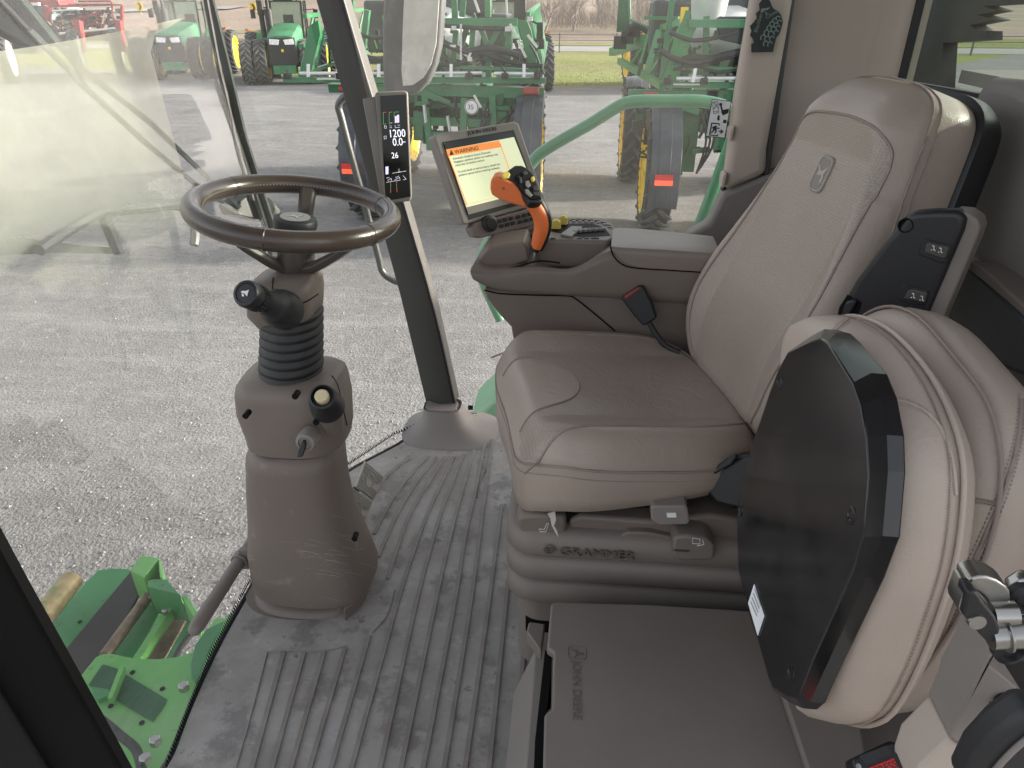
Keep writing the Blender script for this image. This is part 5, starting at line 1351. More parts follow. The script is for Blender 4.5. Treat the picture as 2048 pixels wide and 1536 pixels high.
fp("front_plate", [(505, 1100), (485, 1000), (500, 960), (600, 835), (640, 812), (700, 808), (860, 840), (1000, 842), (1120, 830), (1210, 800), (1240, 760), (1350, 590), (1380, 575), (1440, 590), (1300, 900), (1180, 1250), (1080, 1560), (1000, 1750), (760, 1750), (700, 1420), (640, 1280)], 1.70, .02, GREEN_L, bev=.006)
fp("side_gusset", [(1205, 960), (1200, 880), (1230, 760), (1300, 660), (1440, 590), (1300, 900), (1240, 1000)], 1.73, .01, GREEN)
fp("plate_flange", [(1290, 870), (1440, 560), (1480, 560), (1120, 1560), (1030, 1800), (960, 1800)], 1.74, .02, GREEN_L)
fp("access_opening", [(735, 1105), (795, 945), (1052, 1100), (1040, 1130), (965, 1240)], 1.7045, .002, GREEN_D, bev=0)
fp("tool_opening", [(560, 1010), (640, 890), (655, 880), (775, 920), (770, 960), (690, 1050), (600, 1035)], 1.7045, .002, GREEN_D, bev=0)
mb = MB(); mb.prism(F([(575, 1020), (690, 1040), (690, 1075), (620, 1105), (590, 1070)], 1.715), (0, 0, -.02)); mb.build("bent_tab", GREEN, fh)
mb = MB(); mb.bar(F([(778, 905)], 1.72)[0], F([(700, 1110)], 1.72)[0], .02, .012); mb.build("opening_lip", GREEN_L, fh)
mb = MB()
for a, b in ((1165, 1030), (985, 1372), (922, 1485)): mb.lathe([(.014, -.005), (.014, .012), (.011, .014), (.001, .014)], frame(F([(a, b)], 1.745)[0], (0, 0, 1)), 6)
for a, b in ((1045, 553), (1170, 455)): mb.lathe([(.010, -.005), (.010, .010), (.001, .011)], frame(F([(a, b)], 1.60)[0], (0, 0, 1)), 6)
split(mb, "bolt", CHROME, fh, smooth=0)
mb = MB()
for a, b in ((838, 932), (1027, 1035), (700, 1145), (897, 1250)): mb.lathe([(.007, 0), (.007, .001), (.001, .001)], frame(F([(a, b)], 1.7015)[0], (0, 0, 1)), 12)
for a, b in ((505, 612),): mb.lathe([(.007, 0), (.007, .001), (.001, .001)], frame(F([(a, b)], 1.5015)[0], (0, 0, 1)), 12)
split(mb, "bolt_hole", BLACKPOST, fh)
mb = MB(); mb.tube(smooth_path(F([(560, 1180), (640, 1230), (760, 1330), (860, 1420), (900, 1560)], 1.735), 5), .011, 8); mb.build("feeder_hose", RUBBER, fh)
mb = MB(); mb.tube(smooth_path(F([(1100, 850), (1150, 760), (1210, 690), (1260, 600)], 1.60), 5), .009, 8); mb.build("harness_hose", RUBBER, fh)
# green steps panel past the right window
sp = thing("side_panel", "pale green machine side panel below the right window beside the pillar boot", "panel", tuple(U(960, 820, y=2.35)))
MB().prism(yq([(934, 856), (952, 836), (992, 800), (1040, 740), (1060, 900), (1000, 920)], 2.3), (0, .3, 0)).build("panel_sheet", mat("pale_green", (.16, .40, .22), .4), sp, bevel=.01)

# ================================================================== GROUND AND SURROUNDINGS
def struct(name, mb, m, kind='structure', **k):
    o = mb.build(name, m, **k); o['kind'] = kind; return o
GRAV = mat("gravel", (0.194, 0.192, 0.191), .9, var=.10, vs=.5, bump=.8, bs=38, bdist=.02, spec=.2,
           dirt=[((0.292, 0.291, 0.289), .45, .5, .75, .6), ((0.099, 0.096, 0.095), .33, .55, .70, .75), ((0.215, 0.185, 0.142), .8, .60, .78, .5),
                 ((0.103, 0.101, 0.099), 17, .54, .64, .55), ((0.327, 0.325, 0.323), 26, .57, .66, .4), ((0.284, 0.284, 0.282), 6.5, .52, .62, .5), ((0.129, 0.127, 0.125), 4.2, .55, .64, .5), ((0.275, 0.273, 0.271), (.5, 2.2), .52, .64, .55), ((0.146, 0.142, 0.138), (.35, 1.5), .55, .68, .5), ((0.077, 0.076, 0.074), 44, .56, .64, .6), ((0.327, 0.325, 0.323), 80, .57, .65, .4)])
FIELD = mat("dry_grass", (.215, .21, .10), .95, var=.3, vs=.12, bump=.8, bs=4, bdist=.1, spec=.1, dirt=[((.21, .27, .07), .05, .4, .62, .8), ((.31, .26, .15), .5, .5, .7, .5), ((.10, .14, .03), 2.5, .5, .7, .5)])
ROAD = mat("grey_road", (.25, .245, .24), .9, var=.1, vs=.4)
HILL = mat("hillside", (.21, .165, .125), .95, var=.25, vs=.05, bump=.6, bs=1.5, bdist=.3, dirt=[((.30, .215, .175), .03, .45, .62, .8), ((.17, .175, .085), .045, .52, .66, .8), ((.12, .10, .08), .25, .55, .75, .5)])
struct("grass_field", MB().add([(-1500, -60, -.012), (1500, -60, -.012), (1500, 2500, -.012), (-1500, 2500, -.012)], [(0, 1, 2, 3)]), FIELD)
lot = [(-120, -40, -.004), (90, -40, -.004), (90, 60, -.004), (30, 58, -.004), (15, 40, -.004), (11, 34.2, -.004), (8, 33.7, -.004), (-2, 33.6, -.004), (-10, 34.6, -.004), (-17, 37.5, -.004), (-24, 39.2, -.004), (-34, 42, -.004), (-60, 48, -.004), (-120, 60, -.004)]
struct("gravel_lot", MB().add(lot, [tuple(range(len(lot)))]), GRAV)
def hz(x, y):
    d = y - 70 - .25 * max(0, x + 10)
    if d <= 0: return 0
    left = 1 / (1 + math.exp((x - 5) / 22))
    h = min(d, 200) * .028 + 1.6 * math.sin(x * .021 + y * .013) * min(1, d / 60)
    return max(0, h) * (.25 + .85 * left)
rows = [[V((x, y, hz(x, y) - .02)) for x in range(-420, 421, 14)] for y in list(range(68, 150, 6)) + list(range(150, 620, 20))]
struct("hillside", MB().grid(rows), HILL)
def strip(pts, wd, dz=.01, terr=True):
    rows = []
    for i, p_ in enumerate(pts):
        a = V(pts[max(i - 1, 0)]); b = V(pts[min(i + 1, len(pts) - 1)]); t = (b - a).normalized(); n = V((-t.y, t.x))
        row = []
        for s in (-.5, -.25, 0, .25, .5):
            q = V(p_) + n * wd * s; row.append(V((q.x, q.y, (hz(q.x, q.y) if terr else 0) + dz)))
        rows.append(row)
    return MB().grid(rows)
struct("country_road", strip([(-160 + i * 6, 61 - .0 * i) for i in range(54)], 7.5, .008), ROAD)
struct("hill_road", strip([(-200 + i * 5, 132 - .33 * i) for i in range(30)], 7, .16), ROAD)
# scattered stones near the machine
mb = MB(); rnd = random.Random(3)
for k in range(6500):
    d = 2.2 + 9 * rnd.random() ** 1.6; a = R(rnd.uniform(88, 150)); x, y = d * math.cos(a), d * math.sin(a)
    s = rnd.choice([.004, .005, .006, .007, .008, .010, .013]) * rnd.uniform(.7, 1.3)
    c_ = V((x, y, s * .25)); q = rnd.random() * 6.3
    vs = [c_ + V((s * rnd.uniform(.6, 1.2) * math.cos(q + j * 1.257), s * rnd.uniform(.6, 1.2) * math.sin(q + j * 1.257), -s * .2)) for j in range(5)] + [c_ + V((rnd.uniform(-.3, .3) * s, rnd.uniform(-.3, .3) * s, s * rnd.uniform(.4, .8)))]
    mb.add(vs, [(0, 1, 5), (1, 2, 5), (2, 3, 5), (3, 4, 5), (4, 0, 5)])
struct("loose_stones", mb, mat("stone", (.25, .245, .24), .85, var=.4, vs=9), 'stuff', smooth=0)
# grass blades on the verge
mb = MB()
for k in range(9000):
    x = rnd.uniform(-6, 16); y = 33.8 + 14 * rnd.random() ** 1.5; h_ = rnd.uniform(.02, .06); q = rnd.uniform(0, 3.14)
    mb.add([(x - .012 * math.cos(q), y - .012 * math.sin(q), -.01), (x + .012 * math.cos(q), y + .012 * math.sin(q), -.01), (x + rnd.uniform(-.03, .03), y, h_)], [(0, 1, 2)])
struct("verge_grass", mb, mat("grass_blade", (.20, .215, .083), .8, var=.4, vs=.8), 'stuff', smooth=0)

# ------------------------------------------------------------------ vehicles
def tyre_mesh(r_, wd, lugs, lh=.04, ch=True):
    prof = [(r_ * .70, -wd * .42), (r_ * .76, -wd * .5), (r_ * .90, -wd * .5), (r_ * .965, -wd * .44), (r_ * .975, 0), (r_ * .965, wd * .44), (r_ * .90, wd * .5), (r_ * .76, wd * .5), (r_ * .70, wd * .42)]
    m = MX.Rotation(math.pi / 2, 4, 'Y')
    a = MB().lathe(prof, m, 40, caps=False); b = MB()
    for k in range(lugs):
        for s in (-1, 1):
            q = 2 * math.pi * (k + (.5 if s > 0 else 0)) / lugs; rows = []
            for t in (0, .5, 1):
                aa = q + (.0 + t * .30) * (1.0 if ch else 0); xx = s * wd * (.50 - .49 * t); rr = r_ * (.955 if t == 0 else .985)
                rows.append((aa, xx, rr))
            for (a0_, x0, r0), (a1_, x1, r1) in zip(rows, rows[1:]):
                P0 = V((x0, r0 * math.sin(a0_), r0 * math.cos(a0_))); P1 = V((x1, r1 * math.sin(a1_), r1 * math.cos(a1_)))
                b.bar(P0, P1, lh * 1.5, lh * 1.4, up=P0.normalized())
    return a, b
_wc = {}
def wheel(parent, c, r_, wd, rimm, lugs=22, name="wheel", dish=.3):
    key = (r_, wd, rimm.name, lugs)
    if key not in _wc:
        a, b = tyre_mesh(r_, wd, lugs)
        wroot = a.build(name, TYRE, parent, world=False)
        lg = b.build("tread", LUGM, wroot, smooth=0, world=False)
        rim = MB(); m = MX.Rotation(math.pi / 2, 4, 'Y')
        for s in (-1, 1):
            rim.lathe([(r_ * .755, s * wd * .49), (r_ * .71, s * wd * .44), (r_ * .66, s * wd * .26), (r_ * .30, s * wd * dish), (r_ * .24, s * wd * .38), (.02, s * wd * .38)], m, 28, caps=False)
        rm = rim.build("rim", rimm, wroot, world=False)
        hub = MB().lathe([(.09, -wd * .48), (.12, -wd * .40), (.12, wd * .40), (.09, wd * .48)], m, 12); hub.build("hub", rimm, wroot, world=False)
        _wc[key] = wroot; w_ = wroot
    else:
        w_ = copy_tree(_wc[key], parent)
    w_.parent = parent; w_.location = c
    return w_
def loft_x(secs):      # list of (y, [(x,z)...])
    return MB().loft([[V((x, y, z)) for x, z in s] for y, s in secs])
def tractor(label, duals=True):
    t = thing("tractor", label, "tractor", group="green tractors parked across the lot")
    B = lambda mb, n, m, **k: mb.build(n, m, t, world=False, **k)
    hw_ = .56
    def sec(y, top, bot, w_): w_ *= 1.12; return (y, [(-w_, bot), (-w_, top - .22), (-w_ * .82, top - .05), (-w_ * .4, top), (w_ * .4, top), (w_ * .82, top - .05), (w_, top - .22), (w_, bot)])
    hood = B(loft_x([sec(-2.75, 1.95, 1.62, .50), sec(-2.55, 2.06, 1.45, .55), sec(-1.2, 2.26, 1.35, .60), sec(-.2, 2.38, 1.35, .62)]), "hood", GREEN_F, smooth=40)
    mb = MB()
    for s in (-1, 1): mb.prism([(s * .604, -2.45, 1.86), (s * .625, -.3, 2.12), (s * .625, -.3, 2.02), (s * .604, -2.3, 1.78)], (s * .012, 0, 0))
    mb.build("hood_stripe", YELLOW, hood, world=False)
    g = MB().prism([(-.56, -2.78, 1.88), (.56, -2.78, 1.88), (.62, -2.74, .88), (.46, -2.74, .72), (-.46, -2.74, .72), (-.62, -2.74, .88)], (0, .25, 0)); gg = B(g, "grille", MESHG, bevel=.02)
    for s in (-1, 1):
        MB().prism([(s * .08, -2.80, 1.80), (s * .50, -2.79, 1.84), (s * .52, -2.79, 1.62), (s * .14, -2.80, 1.60)], (0, .03, 0)).build("headlight", LAMP, gg, world=False, bevel=.01)
    fprism(frame((0, -2.80, 1.38), (0, -1, 0), (1, 0, 0)), rrect(.05, .055, .02), 0, .012).build("badge", YELLOW, gg)
    mb = MB()
    for s in (-1, 1): mb.prism([(s * .60, -2.5, 1.5), (s * .63, -.3, 1.6), (s * .63, -.3, .95), (s * .55, -1.6, .95)], (s * .012, 0, 0))
    mb.box((0, -2.4, .62), (.95, .9, .34)); mb.box((0, -1.2, .8), (.6, 2.4, .5))
    B(mb, "side_panel", GREEN_F)
    mb = MB(); mb.box((0, -2.1, .80), (3.0 if duals else 2.0, .22, .22)); mb.box((0, .9, .95), (3.4, .3, .3)); mb.box((0, .2, .9), (.8, 3.2, .6)); B(mb, "axle", BLACKM)
    # cab
    mb = MB()
    for s in (-1, 1):
        mb.bar((s * .72, -.15, 1.6), (s * .76, -.05, 3.28), .09); mb.bar((s * .80, 1.5, 1.7), (s * .80, 1.45, 3.28), .1); mb.bar((s * .80, .7, 1.7), (s * .80, .7, 3.25), .06)
    mb.box((0, .65, 1.55), (1.5, 1.7, .35)); mb.box((0, -.1, 3.27), (1.55, .1, .08))
    B(mb, "cab_frame", BLACKM)
    mb = MB(); mb.add([(-.70, -.12, 1.7), (.70, -.12, 1.7), (.74, -.03, 3.24), (-.74, -.03, 3.24)], [(0, 1, 2, 3)])
    for s in (-1, 1): mb.add([(s * .76, -.1, 1.7), (s * .80, 1.45, 1.7), (s * .80, 1.42, 3.24), (s * .77, -.03, 3.24)], [(0, 1, 2, 3)])
    mb.add([(-.78, 1.48, 1.7), (.78, 1.48, 1.7), (.78, 1.44, 3.24), (-.78, 1.44, 3.24)], [(0, 1, 2, 3)])
    B(mb, "cab_glass", glass("tractor_cab_glass", tint=(.62, .74, .70), dust=.12) if "tractor_cab_glass" not in bpy.data.materials else bpy.data.materials["tractor_cab_glass"])
    mb = MB(); mb.box((0, .9, 1.95), (.5, .5, .5)); mb.box((0, 1.15, 2.35), (.46, .14, .7)); mb.box((0, .1, 1.9), (.22, .2, .55)); mb.tube([V((.2 * math.cos(a), .2 + .06 * math.sin(a), 2.25 + .18 * math.sin(a))) for a in [k * .524 for k in range(12)]], .018, 6, closed=True)
    B(mb, "cab_seat", BLACKM)
    rf = B(MB().prism([(-.85, -.25, 3.3), (.85, -.25, 3.3), (.92, 0, 3.3), (.92, 1.5, 3.3), (.8, 1.65, 3.3), (-.8, 1.65, 3.3), (-.92, 1.5, 3.3), (-.92, 0, 3.3)], (0, 0, .20)), "roof", GREEN_F, bevel=.06, seg=3)
    mb = MB()
    for x in (-.72, -.5, .5, .72): mb.box((x, -.27, 3.33), (.16, .04, .07))
    mb.build("roof_light", LAMP, rf, world=False)
    MB().lathe([(.13, 3.5), (.15, 3.52), (.12, 3.60), (.02, 3.62)], MX.Translation((0, -.1, 0)), 16).build("receiver_dome", YELLOW, rf, world=False)
    mb = MB(); mb.tube([(-.66, -.55, 1.9), (-.66, -.55, 2.95)], .17, 14); B(mb, "exhaust_muffler", BLACKM)
    mb = MB(); mb.tube(smooth_path([(-.66, -.55, 2.9), (-.66, -.55, 3.3), (-.70, -.62, 3.5), (-.78, -.74, 3.62)], 4), .075, 10); B(mb, "exhaust_pipe", BLACKM)
    mb = MB(); mb.tube([(-1.0, -.35, 1.8), (-1.0, -.35, 2.7)], .12, 12); mb.tube([(-1.0, -.35, 2.7), (-1.0, -.35, 3.3)], .16, 12); mb.bar((-1.0, -.35, 3.0), (-.66, -.4, 3.0), .06); B(mb, "air_intake", BLACKM)
    for s in (-1, 1):
        mb = MB(); rows = []
        for k in range(8):
            a = R(20 + 20 * k); rows.append([V((s * .85, 1.05 - 1.12 * math.cos(a), 1.0 + 1.12 * math.sin(a))), V((s * 1.45, 1.05 - 1.12 * math.cos(a), .98 + 1.12 * math.sin(a)))])
        mb.grid(rows); B(mb, "rear_fender", GREEN_F)
        mb = MB(); mb.bar((s * .8, -.1, 2.9), (s * 1.35, -.2, 2.95), .03); mb.box((s * 1.38, -.2, 2.75), (.20, .07, .36)); B(mb, "cab_mirror", BLACKM)
        mb = MB(); mb.bar((s * 1.3, .4, 2.0), (s * 1.8, .2, 2.05), .03); mb.box((s * 1.82, .18, 2.1), (.14, .06, .10)); B(mb, "warning_lamp", mat("amber_lamp", (.8, .2, .03), .3) if "amber_lamp" not in bpy.data.materials else bpy.data.materials["amber_lamp"])
    xs = (.98, 1.58) if duals else (.9,)
    for s in (-1, 1):
        for x in xs: wheel(t, (s * x, -2.1, .90), .90, .52, YELLOW, 20)
        for x in (1.02, 1.72): wheel(t, (s * x, 1.05, 1.0), 1.0, .60, YELLOW, 22)
    return t
tr1 = tractor("green tractor with dual tyres at the left, angled and partly veiled by the glare film on the glass")
def park(t, px, py, rz):
    g = U(px, py, z=0); h = V((math.sin(rz), -math.cos(rz), 0)); move(t, tuple(g - h * 2.1), rz)
park(tr1, 362, 159, R(11))
tr2 = copy_tree(tr1); tr2.name = "tractor"
tr2['label'] = "green tractor facing the cab squarely, just left of the dark corner post"
park(tr2, 578, 167, R(15))
tr3 = copy_tree(tr1); tr3['label'] = "green tractor standing mostly hidden behind the middle sprayer"
move(tr3, (-3.5, 33.6, 0), R(8))
tr4 = copy_tree(tr1); tr4['label'] = "green tractor with yellow rims half hidden behind the sprayer near the right window"
move(tr4, (3.9, 34.2, 0), R(10))

# --- sprayers seen from behind. built where the middle one stands, then copied
DULLRED = mat("dull_red_lens", (.30, .05, .04), .45, var=.2)
def sprayer(label, full=True):
    t = thing("sprayer", label, "sprayer", (-2.54, 12.13, 0), 0, "green sprayers parked outside the right window")
    Yb = 12.0
    def q(px, py, y=Yb): return U(px, py, y=y)
    def bars(lst, y=Yb, d=.10):
        mb = MB()
        for (a, b, wpx) in lst: mb.bar(q(*a, y), q(*b, y), wpx * .0088, d)
        return mb
    # wheels and legs
    for px in (692, 1046):
        c_ = V((U({692: 699, 1046: 1049}[px], 320, y=11.07).x, 12.13, 0)); wheel(t, tuple(mtx(t).inverted() @ V((c_.x - .02, 12.13, .95))), .95, .44, YELLOW, 20)
        wheel(t, tuple(mtx(t).inverted() @ V((c_.x - .22, 15.6, .95))), .95, .44, YELLOW, 20)
        for yy, ox in ((12.13, 0), (15.6, -.22)):
            rows = []
            for k in range(13):
                a = R(-24 + 11.5 * k) if yy < 13 else R(60 + 6 * k); r_ = 1.03
                y_ = yy - r_ * math.cos(a); z_ = .95 + r_ * math.sin(a)
                rows.append([V((c_.x + ox - .20, y_ + .02, z_ - .02)), V((c_.x + ox - .19, y_, z_)), V((c_.x + ox - .09, y_ - .01, z_ + .01)), V((c_.x + ox - .08, y_ - .025, z_ + .02)), V((c_.x + ox + .08, y_ - .025, z_ + .02)), V((c_.x + ox + .09, y_ - .01, z_ + .01)), V((c_.x + ox + .23, y_, z_)), V((c_.x + ox + .245, y_ + .02, z_ - .02))])
            fd_ = MB().grid(rows).build("fender", FENDER, t, smooth=35)
            if yy < 13:
                MB().box((c_.x + ox, yy - 1.085, .95), (.26, .025, .07)).build("reflector", REDL, fd_)
                MB().box((c_.x + ox, yy - 1.078, 1.03), (.26, .02, .07)).build("tail_lens", RED, fd_)
        s = 1 if px > 868 else -1
        mb = MB(); mb.bar((c_.x - s * .40, 12.2, .9), (c_.x - s * .40, 12.25, 2.0), .28, .34); mb.bar((c_.x - s * .05, 12.2, .95), (c_.x - s * .4, 12.2, .95), .22); mb.bar((c_.x - s * .4, 12.15, 1.9), (-2.54, 12.3, 1.95), .2, .25)
        mb.build("wheel_leg", GREEN_D, t, bevel=.02)
        mb = MB()
        for k in range(3): mb.tube(smooth_path([(c_.x - s * (.55 + .05 * k), 12.05, 1.9), (c_.x - s * (.68 + .06 * k), 11.95, 1.4), (c_.x - s * (.6), 12.0, .9)], 5), .018, 6)
        mb.build("wheel_hose", BLACKM, t)
    # chassis, tank and black machinery behind the rack
    mb = MB(); mb.box((-2.54, 14.6, 1.75), (1.1, 3.6, .40)); mb.box((-2.54, 12.9, 1.62), (1.6, .5, .40)); mb.box((-3.3, 12.45, 1.95), (.3, .2, .4)); mb.box((-1.8, 12.6, 1.45), (.3, .3, .4))
    mb.build("chassis", GREEN_D, t, bevel=.03)
    mb = MB(); mb.ball((-2.6, 14.1, 2.75), (.95, 1.3, .62), 14); mb.build("spray_tank", TANK, t, smooth=80)
    mb = MB(); mb.box((-3.45, 13.6, 2.9), (.7, .7, .8)); mb.box((-1.6, 13.8, 2.7), (.5, .8, .8)); mb.box((-2.5, 13.6, 3.3), (1.6, .6, .4)); mb.build("engine_cover", mat("dark_cover", (.045, .055, .055), .5, var=.3, vs=3), t, bevel=.05)
    # lower frame
    bars([((800, 178), (1088, 186), 18), ((660, 176), (820, 178), 14), ((832, 205), (1020, 215), 8), ((800, 240), (1000, 246), 14), ((860, 268), (1010, 278), 12), ((838, 222), (838, 280), 14), ((1004, 222), (1004, 285), 12)], 12.12, .16).build("lower_frame", GREEN_F, t)
    rd = random.Random(15); mb = MB()
    for k in range(70):
        a = rd.uniform(700, 1060); b = rd.uniform(185, 290); y_ = rd.uniform(12.0, 12.5)
        if rd.random() < .4: mb.bar(q(a, b, y_), q(a + rd.uniform(-40, 40), b + rd.uniform(-6, 6), y_), rd.uniform(.03, .10), .05)
        else: mb.bar(q(a, b, y_), q(a + rd.uniform(-6, 6), b + rd.uniform(-40, 40), y_), rd.uniform(.03, .09), .05)
    for k in range(40):
        a = rd.uniform(700, 1060); b = rd.uniform(50, 150); y_ = rd.uniform(12.25, 12.9)
        mb.bar(q(a, b, y_), q(a + rd.uniform(-12, 12), b + rd.uniform(-45, 45), y_), rd.uniform(.03, .10), .05)
    mb.build("frame_bracket", GREEN_D, t)
    mb = MB()
    for k in range(16):
        P = [q(rd.uniform(700, 1060), rd.uniform(185, 285), rd.uniform(11.9, 12.2))]
        for _ in range(3): P.append(P[-1] + V((rd.uniform(-.25, .25), rd.uniform(-.05, .05), rd.uniform(-.3, .25))))
        mb.tube(smooth_path(P, 4), rd.uniform(.012, .03), 5)
    mb.build("lower_hose", BLACKM, t)
    bars([((845, 182), (900, 208), 12), ((930, 195), (925, 300), 18), ((985, 190), (990, 290), 14), ((850, 190), (860, 300), 10), ((700, 182), (790, 210), 10)], 12.05, .1).build("lower_brace", GREEN_F, t)
    # rack : main bars
    rk = bars([((568 if full else 712, 159), (1092, 161), 9), ((832 if full else 735, 44), (1035, 44), 12), ((720, 124), (1090, 142), 5)], 11.95, .10).build("boom_rack", GREEN_L if False else GREEN_F, t)
    bars([((946, 56), (942, 120), 11), ((927, 0), (924, 34), 8), ((907, -60), (910, 38), 13), ((976, -60), (976, 34), 16), ((958, 48), (976, 92), 8), ((1003, 48), (978, 92), 8), ((977, 95), (976, 130), 5), ((977, 125), (977, 158), 15), ((1018, 62), (1016, 130), 10), ((912, 60), (905, 150), 7), ((735, 20), (720, 152), 12), ((770, 30), (790, 150), 10), ((700, -40), (712, 150), 8), ((850, 60), (856, 150), 9)], 12.05, .08).build("rack_upright", GREEN_F, rk)
    mb = MB()
    mb.prism([q(a, b, 12.0) for a, b in [(1030, 38), (1054, 42), (1062, 62), (1078, 150), (1060, 152), (1040, 60)]], (0, .12, 0))
    if full: mb.prism([q(a, b, 12.0) for a, b in [(636, 40), (618, 52), (602, 150), (620, 152), (640, 70)]], (0, .12, 0))
    split(mb, "end_brace", GREEN_F, rk)
    mb = MB(); mb.tube([q(600 if full else 728, 147, 11.86), q(964, 146, 11.86)], .028, 8); mb.tube([q(988, 147, 11.86), q(1068, 148, 11.86)], .028, 8); mb.tube([q(634 if full else 726, 158, 11.9), q(690 if full else 775, 158, 11.9)], .02, 6); mb.build("spray_pipe", SILVER, rk)
    mb = MB()
    for px in ((616, 757, 902, 1048) if full else (757, 902, 1048)):
        mb.prism([q(px - 3, 128, 11.82), q(px + 3, 128, 11.82), q(px + 3, 154, 11.82), q(px - 3, 154, 11.82)], (0, .02, 0))
    split(mb, "nozzle_bracket", WHITE, rk)
    mb = MB()
    for px in ((575, 680, 840, 938, 1010, 1075) if full else (712, 778, 840, 938, 1010, 1075)): mb.box(q(px, 152, 11.85), (.10, .10, .09)); mb.tube([q(px, 152, 11.8), q(px, 140, 11.82)], .02, 6)
    split(mb, "nozzle_body", BLACKM, rk)
    # hoses
    mb = MB()
    for px, r_ in (([(845, 65), (868, 75), (900, 92), (935, 103), (968, 97), (1000, 100), (1040, 112)], .05), ([(840, 128), (900, 130), (935, 122), (960, 105), (990, 116), (1040, 128), (1085, 132)], .032), ([(690, 95), (720, 110), (760, 118), (800, 105)], .04), ([(870, 50), (920, 54), (980, 58), (1015, 58)], .03), ([(860, 55), (850, 62), (885, 100), (900, 128)], .02), ([(950, 122), (985, 118), (1005, 135), (1010, 148)], .015), ([(1060, 90), (1072, 110), (1080, 132), (1088, 148)], .02), ([(700, 60), (740, 75), (780, 72), (820, 60)], .03), ([(720, 130), (760, 122), (800, 135), (840, 130)], .025)):
        mb.tube(smooth_path([q(a, b, 11.88) for a, b in px], 5), r_, 7)
    mb.build("hose", BLACKM, t, smooth=70)
    mb = MB()
    for a, b in (((1020, 48), (1035, 75)), ((1035, 80), (1052, 115)), ((942, 104), (936, 118)), ((946, -10), (958, 25)), ((1012, -20), (1014, 30)), ((922, 48), (922, 120)), ((1055, 70), (1075, 95)), ((900, 92), (912, 92)), ((948, 190), (962, 215))): mb.bar(q(*a, 11.85), q(*b, 11.85), .035, .03)
    for a, b in ((940, 118), (1015, 58), (895, 26), (908, 56), (890, 30), (1060, 38), (885, 66)): mb.box(q(a, b, 11.84), (.07, .06, .06))
    mb.build("fitting", SILVER, t)
    mb = MB(); mb.box(q(1040, 20, 12.1), (.18, .05, .32)); mb.tube([q(1040, 36, 12.1), q(1040, 5, 12.1)], .02, 6); mb.box(q(1080, 62, 12.2), (.10, .08, .24)); mb.bar(q(1060, 40, 12.2), q(1080, 50, 12.2), .03); mb.box(q(1080, 88, 12.2), (.14, .12, .14)); mb.build("rear_lamp", BLACKM, t, bevel=.02)
    mb = MB(); mb.box(q(1062, 182, 11.9), (.26, .05, .11)); mb.box(q(690, 178, 11.9), (.22, .05, .09)); split(mb, "tail_lamp", DULLRED, t, bevel=.03)
    sg = MB(); c_ = q(943, 214, 11.85); sg.lathe([(.112, -.01), (.112, .004), (.001, .004)], frame(c_, (0, -1, 0)), 28); so = sg.build("speed_sign", WHITE, t)
    MB().tube([c_ + V((.10 * math.cos(a), -.005, .10 * math.sin(a))) for a in [2 * math.pi * k / 28 for k in range(28)]], .005, 5, closed=True).build("sign_ring", INK, so)
    text("sign_digits", "35", INK, frame(c_ + V((-.062, -.006, -.033)), (0, -1, 0), (1, 0, 0)), .10, so, .001)
    mb = MB()
    for a, b in (((848, 210), (852, 245)), ((895, 232), (900, 262))): mb.bar(q(*a, 11.95), q(*b, 11.95), .10, .03)
    split(mb, "white_bracket", TANK, t)
    rd = random.Random(5); mb = MB()
    for k in range(90):
        a = rd.uniform(700, 1050); b = rd.uniform(178, 285) if rd.random() < .6 else rd.uniform(60, 150); y_ = rd.uniform(12.15, 12.6)
        if rd.random() < .5: mb.box(q(a, b, y_), (rd.uniform(.05, .2), .1, rd.uniform(.05, .2)))
        else: mb.bar(q(a, b, y_), q(a + rd.uniform(-25, 25), b + rd.uniform(-20, 20), y_), .03)
    mb.build("pump_and_valves", BLACKM, t)
    # folded booms along both sides
    for s, x0 in (((-1, 600), (1, 1080)) if full else ((1, 1080),)):
        base = q(x0, 150, 12.0); mb = MB()
        for dz, dx in ((0, 0), (.42, -.06 * s), (.84, -.2 * s)):
            mb.bar(base + V((dx, 0, dz)), base + V((dx - .30, 7.5, dz + .1)), .06)
        for k in range(9):
            A = base + V((-.035 * k, .9 * k * .93, .0)); B_ = base + V((-.2 * s - .035 * k, .9 * k * .93 + .42, .88)); mb.bar(A, B_, .03); mb.bar(B_, base + V((-.035 * (k + 1), .9 * (k + 1) * .93, 0)), .03)
        mb.build("folded_boom", GREEN_F, t)
    return t
s1 = sprayer("green sprayer seen from behind with round 35 sign, between the corner post and monitor")
s2 = sprayer("green sprayer with long slanting boom, right of the handrail beside the rear pillar", False)
s2.location = V((-2.54, 12.13, 0)) + V((U(1330, 335, y=10.72).x - U(699, 320, y=11.07).x, -.35, 0))
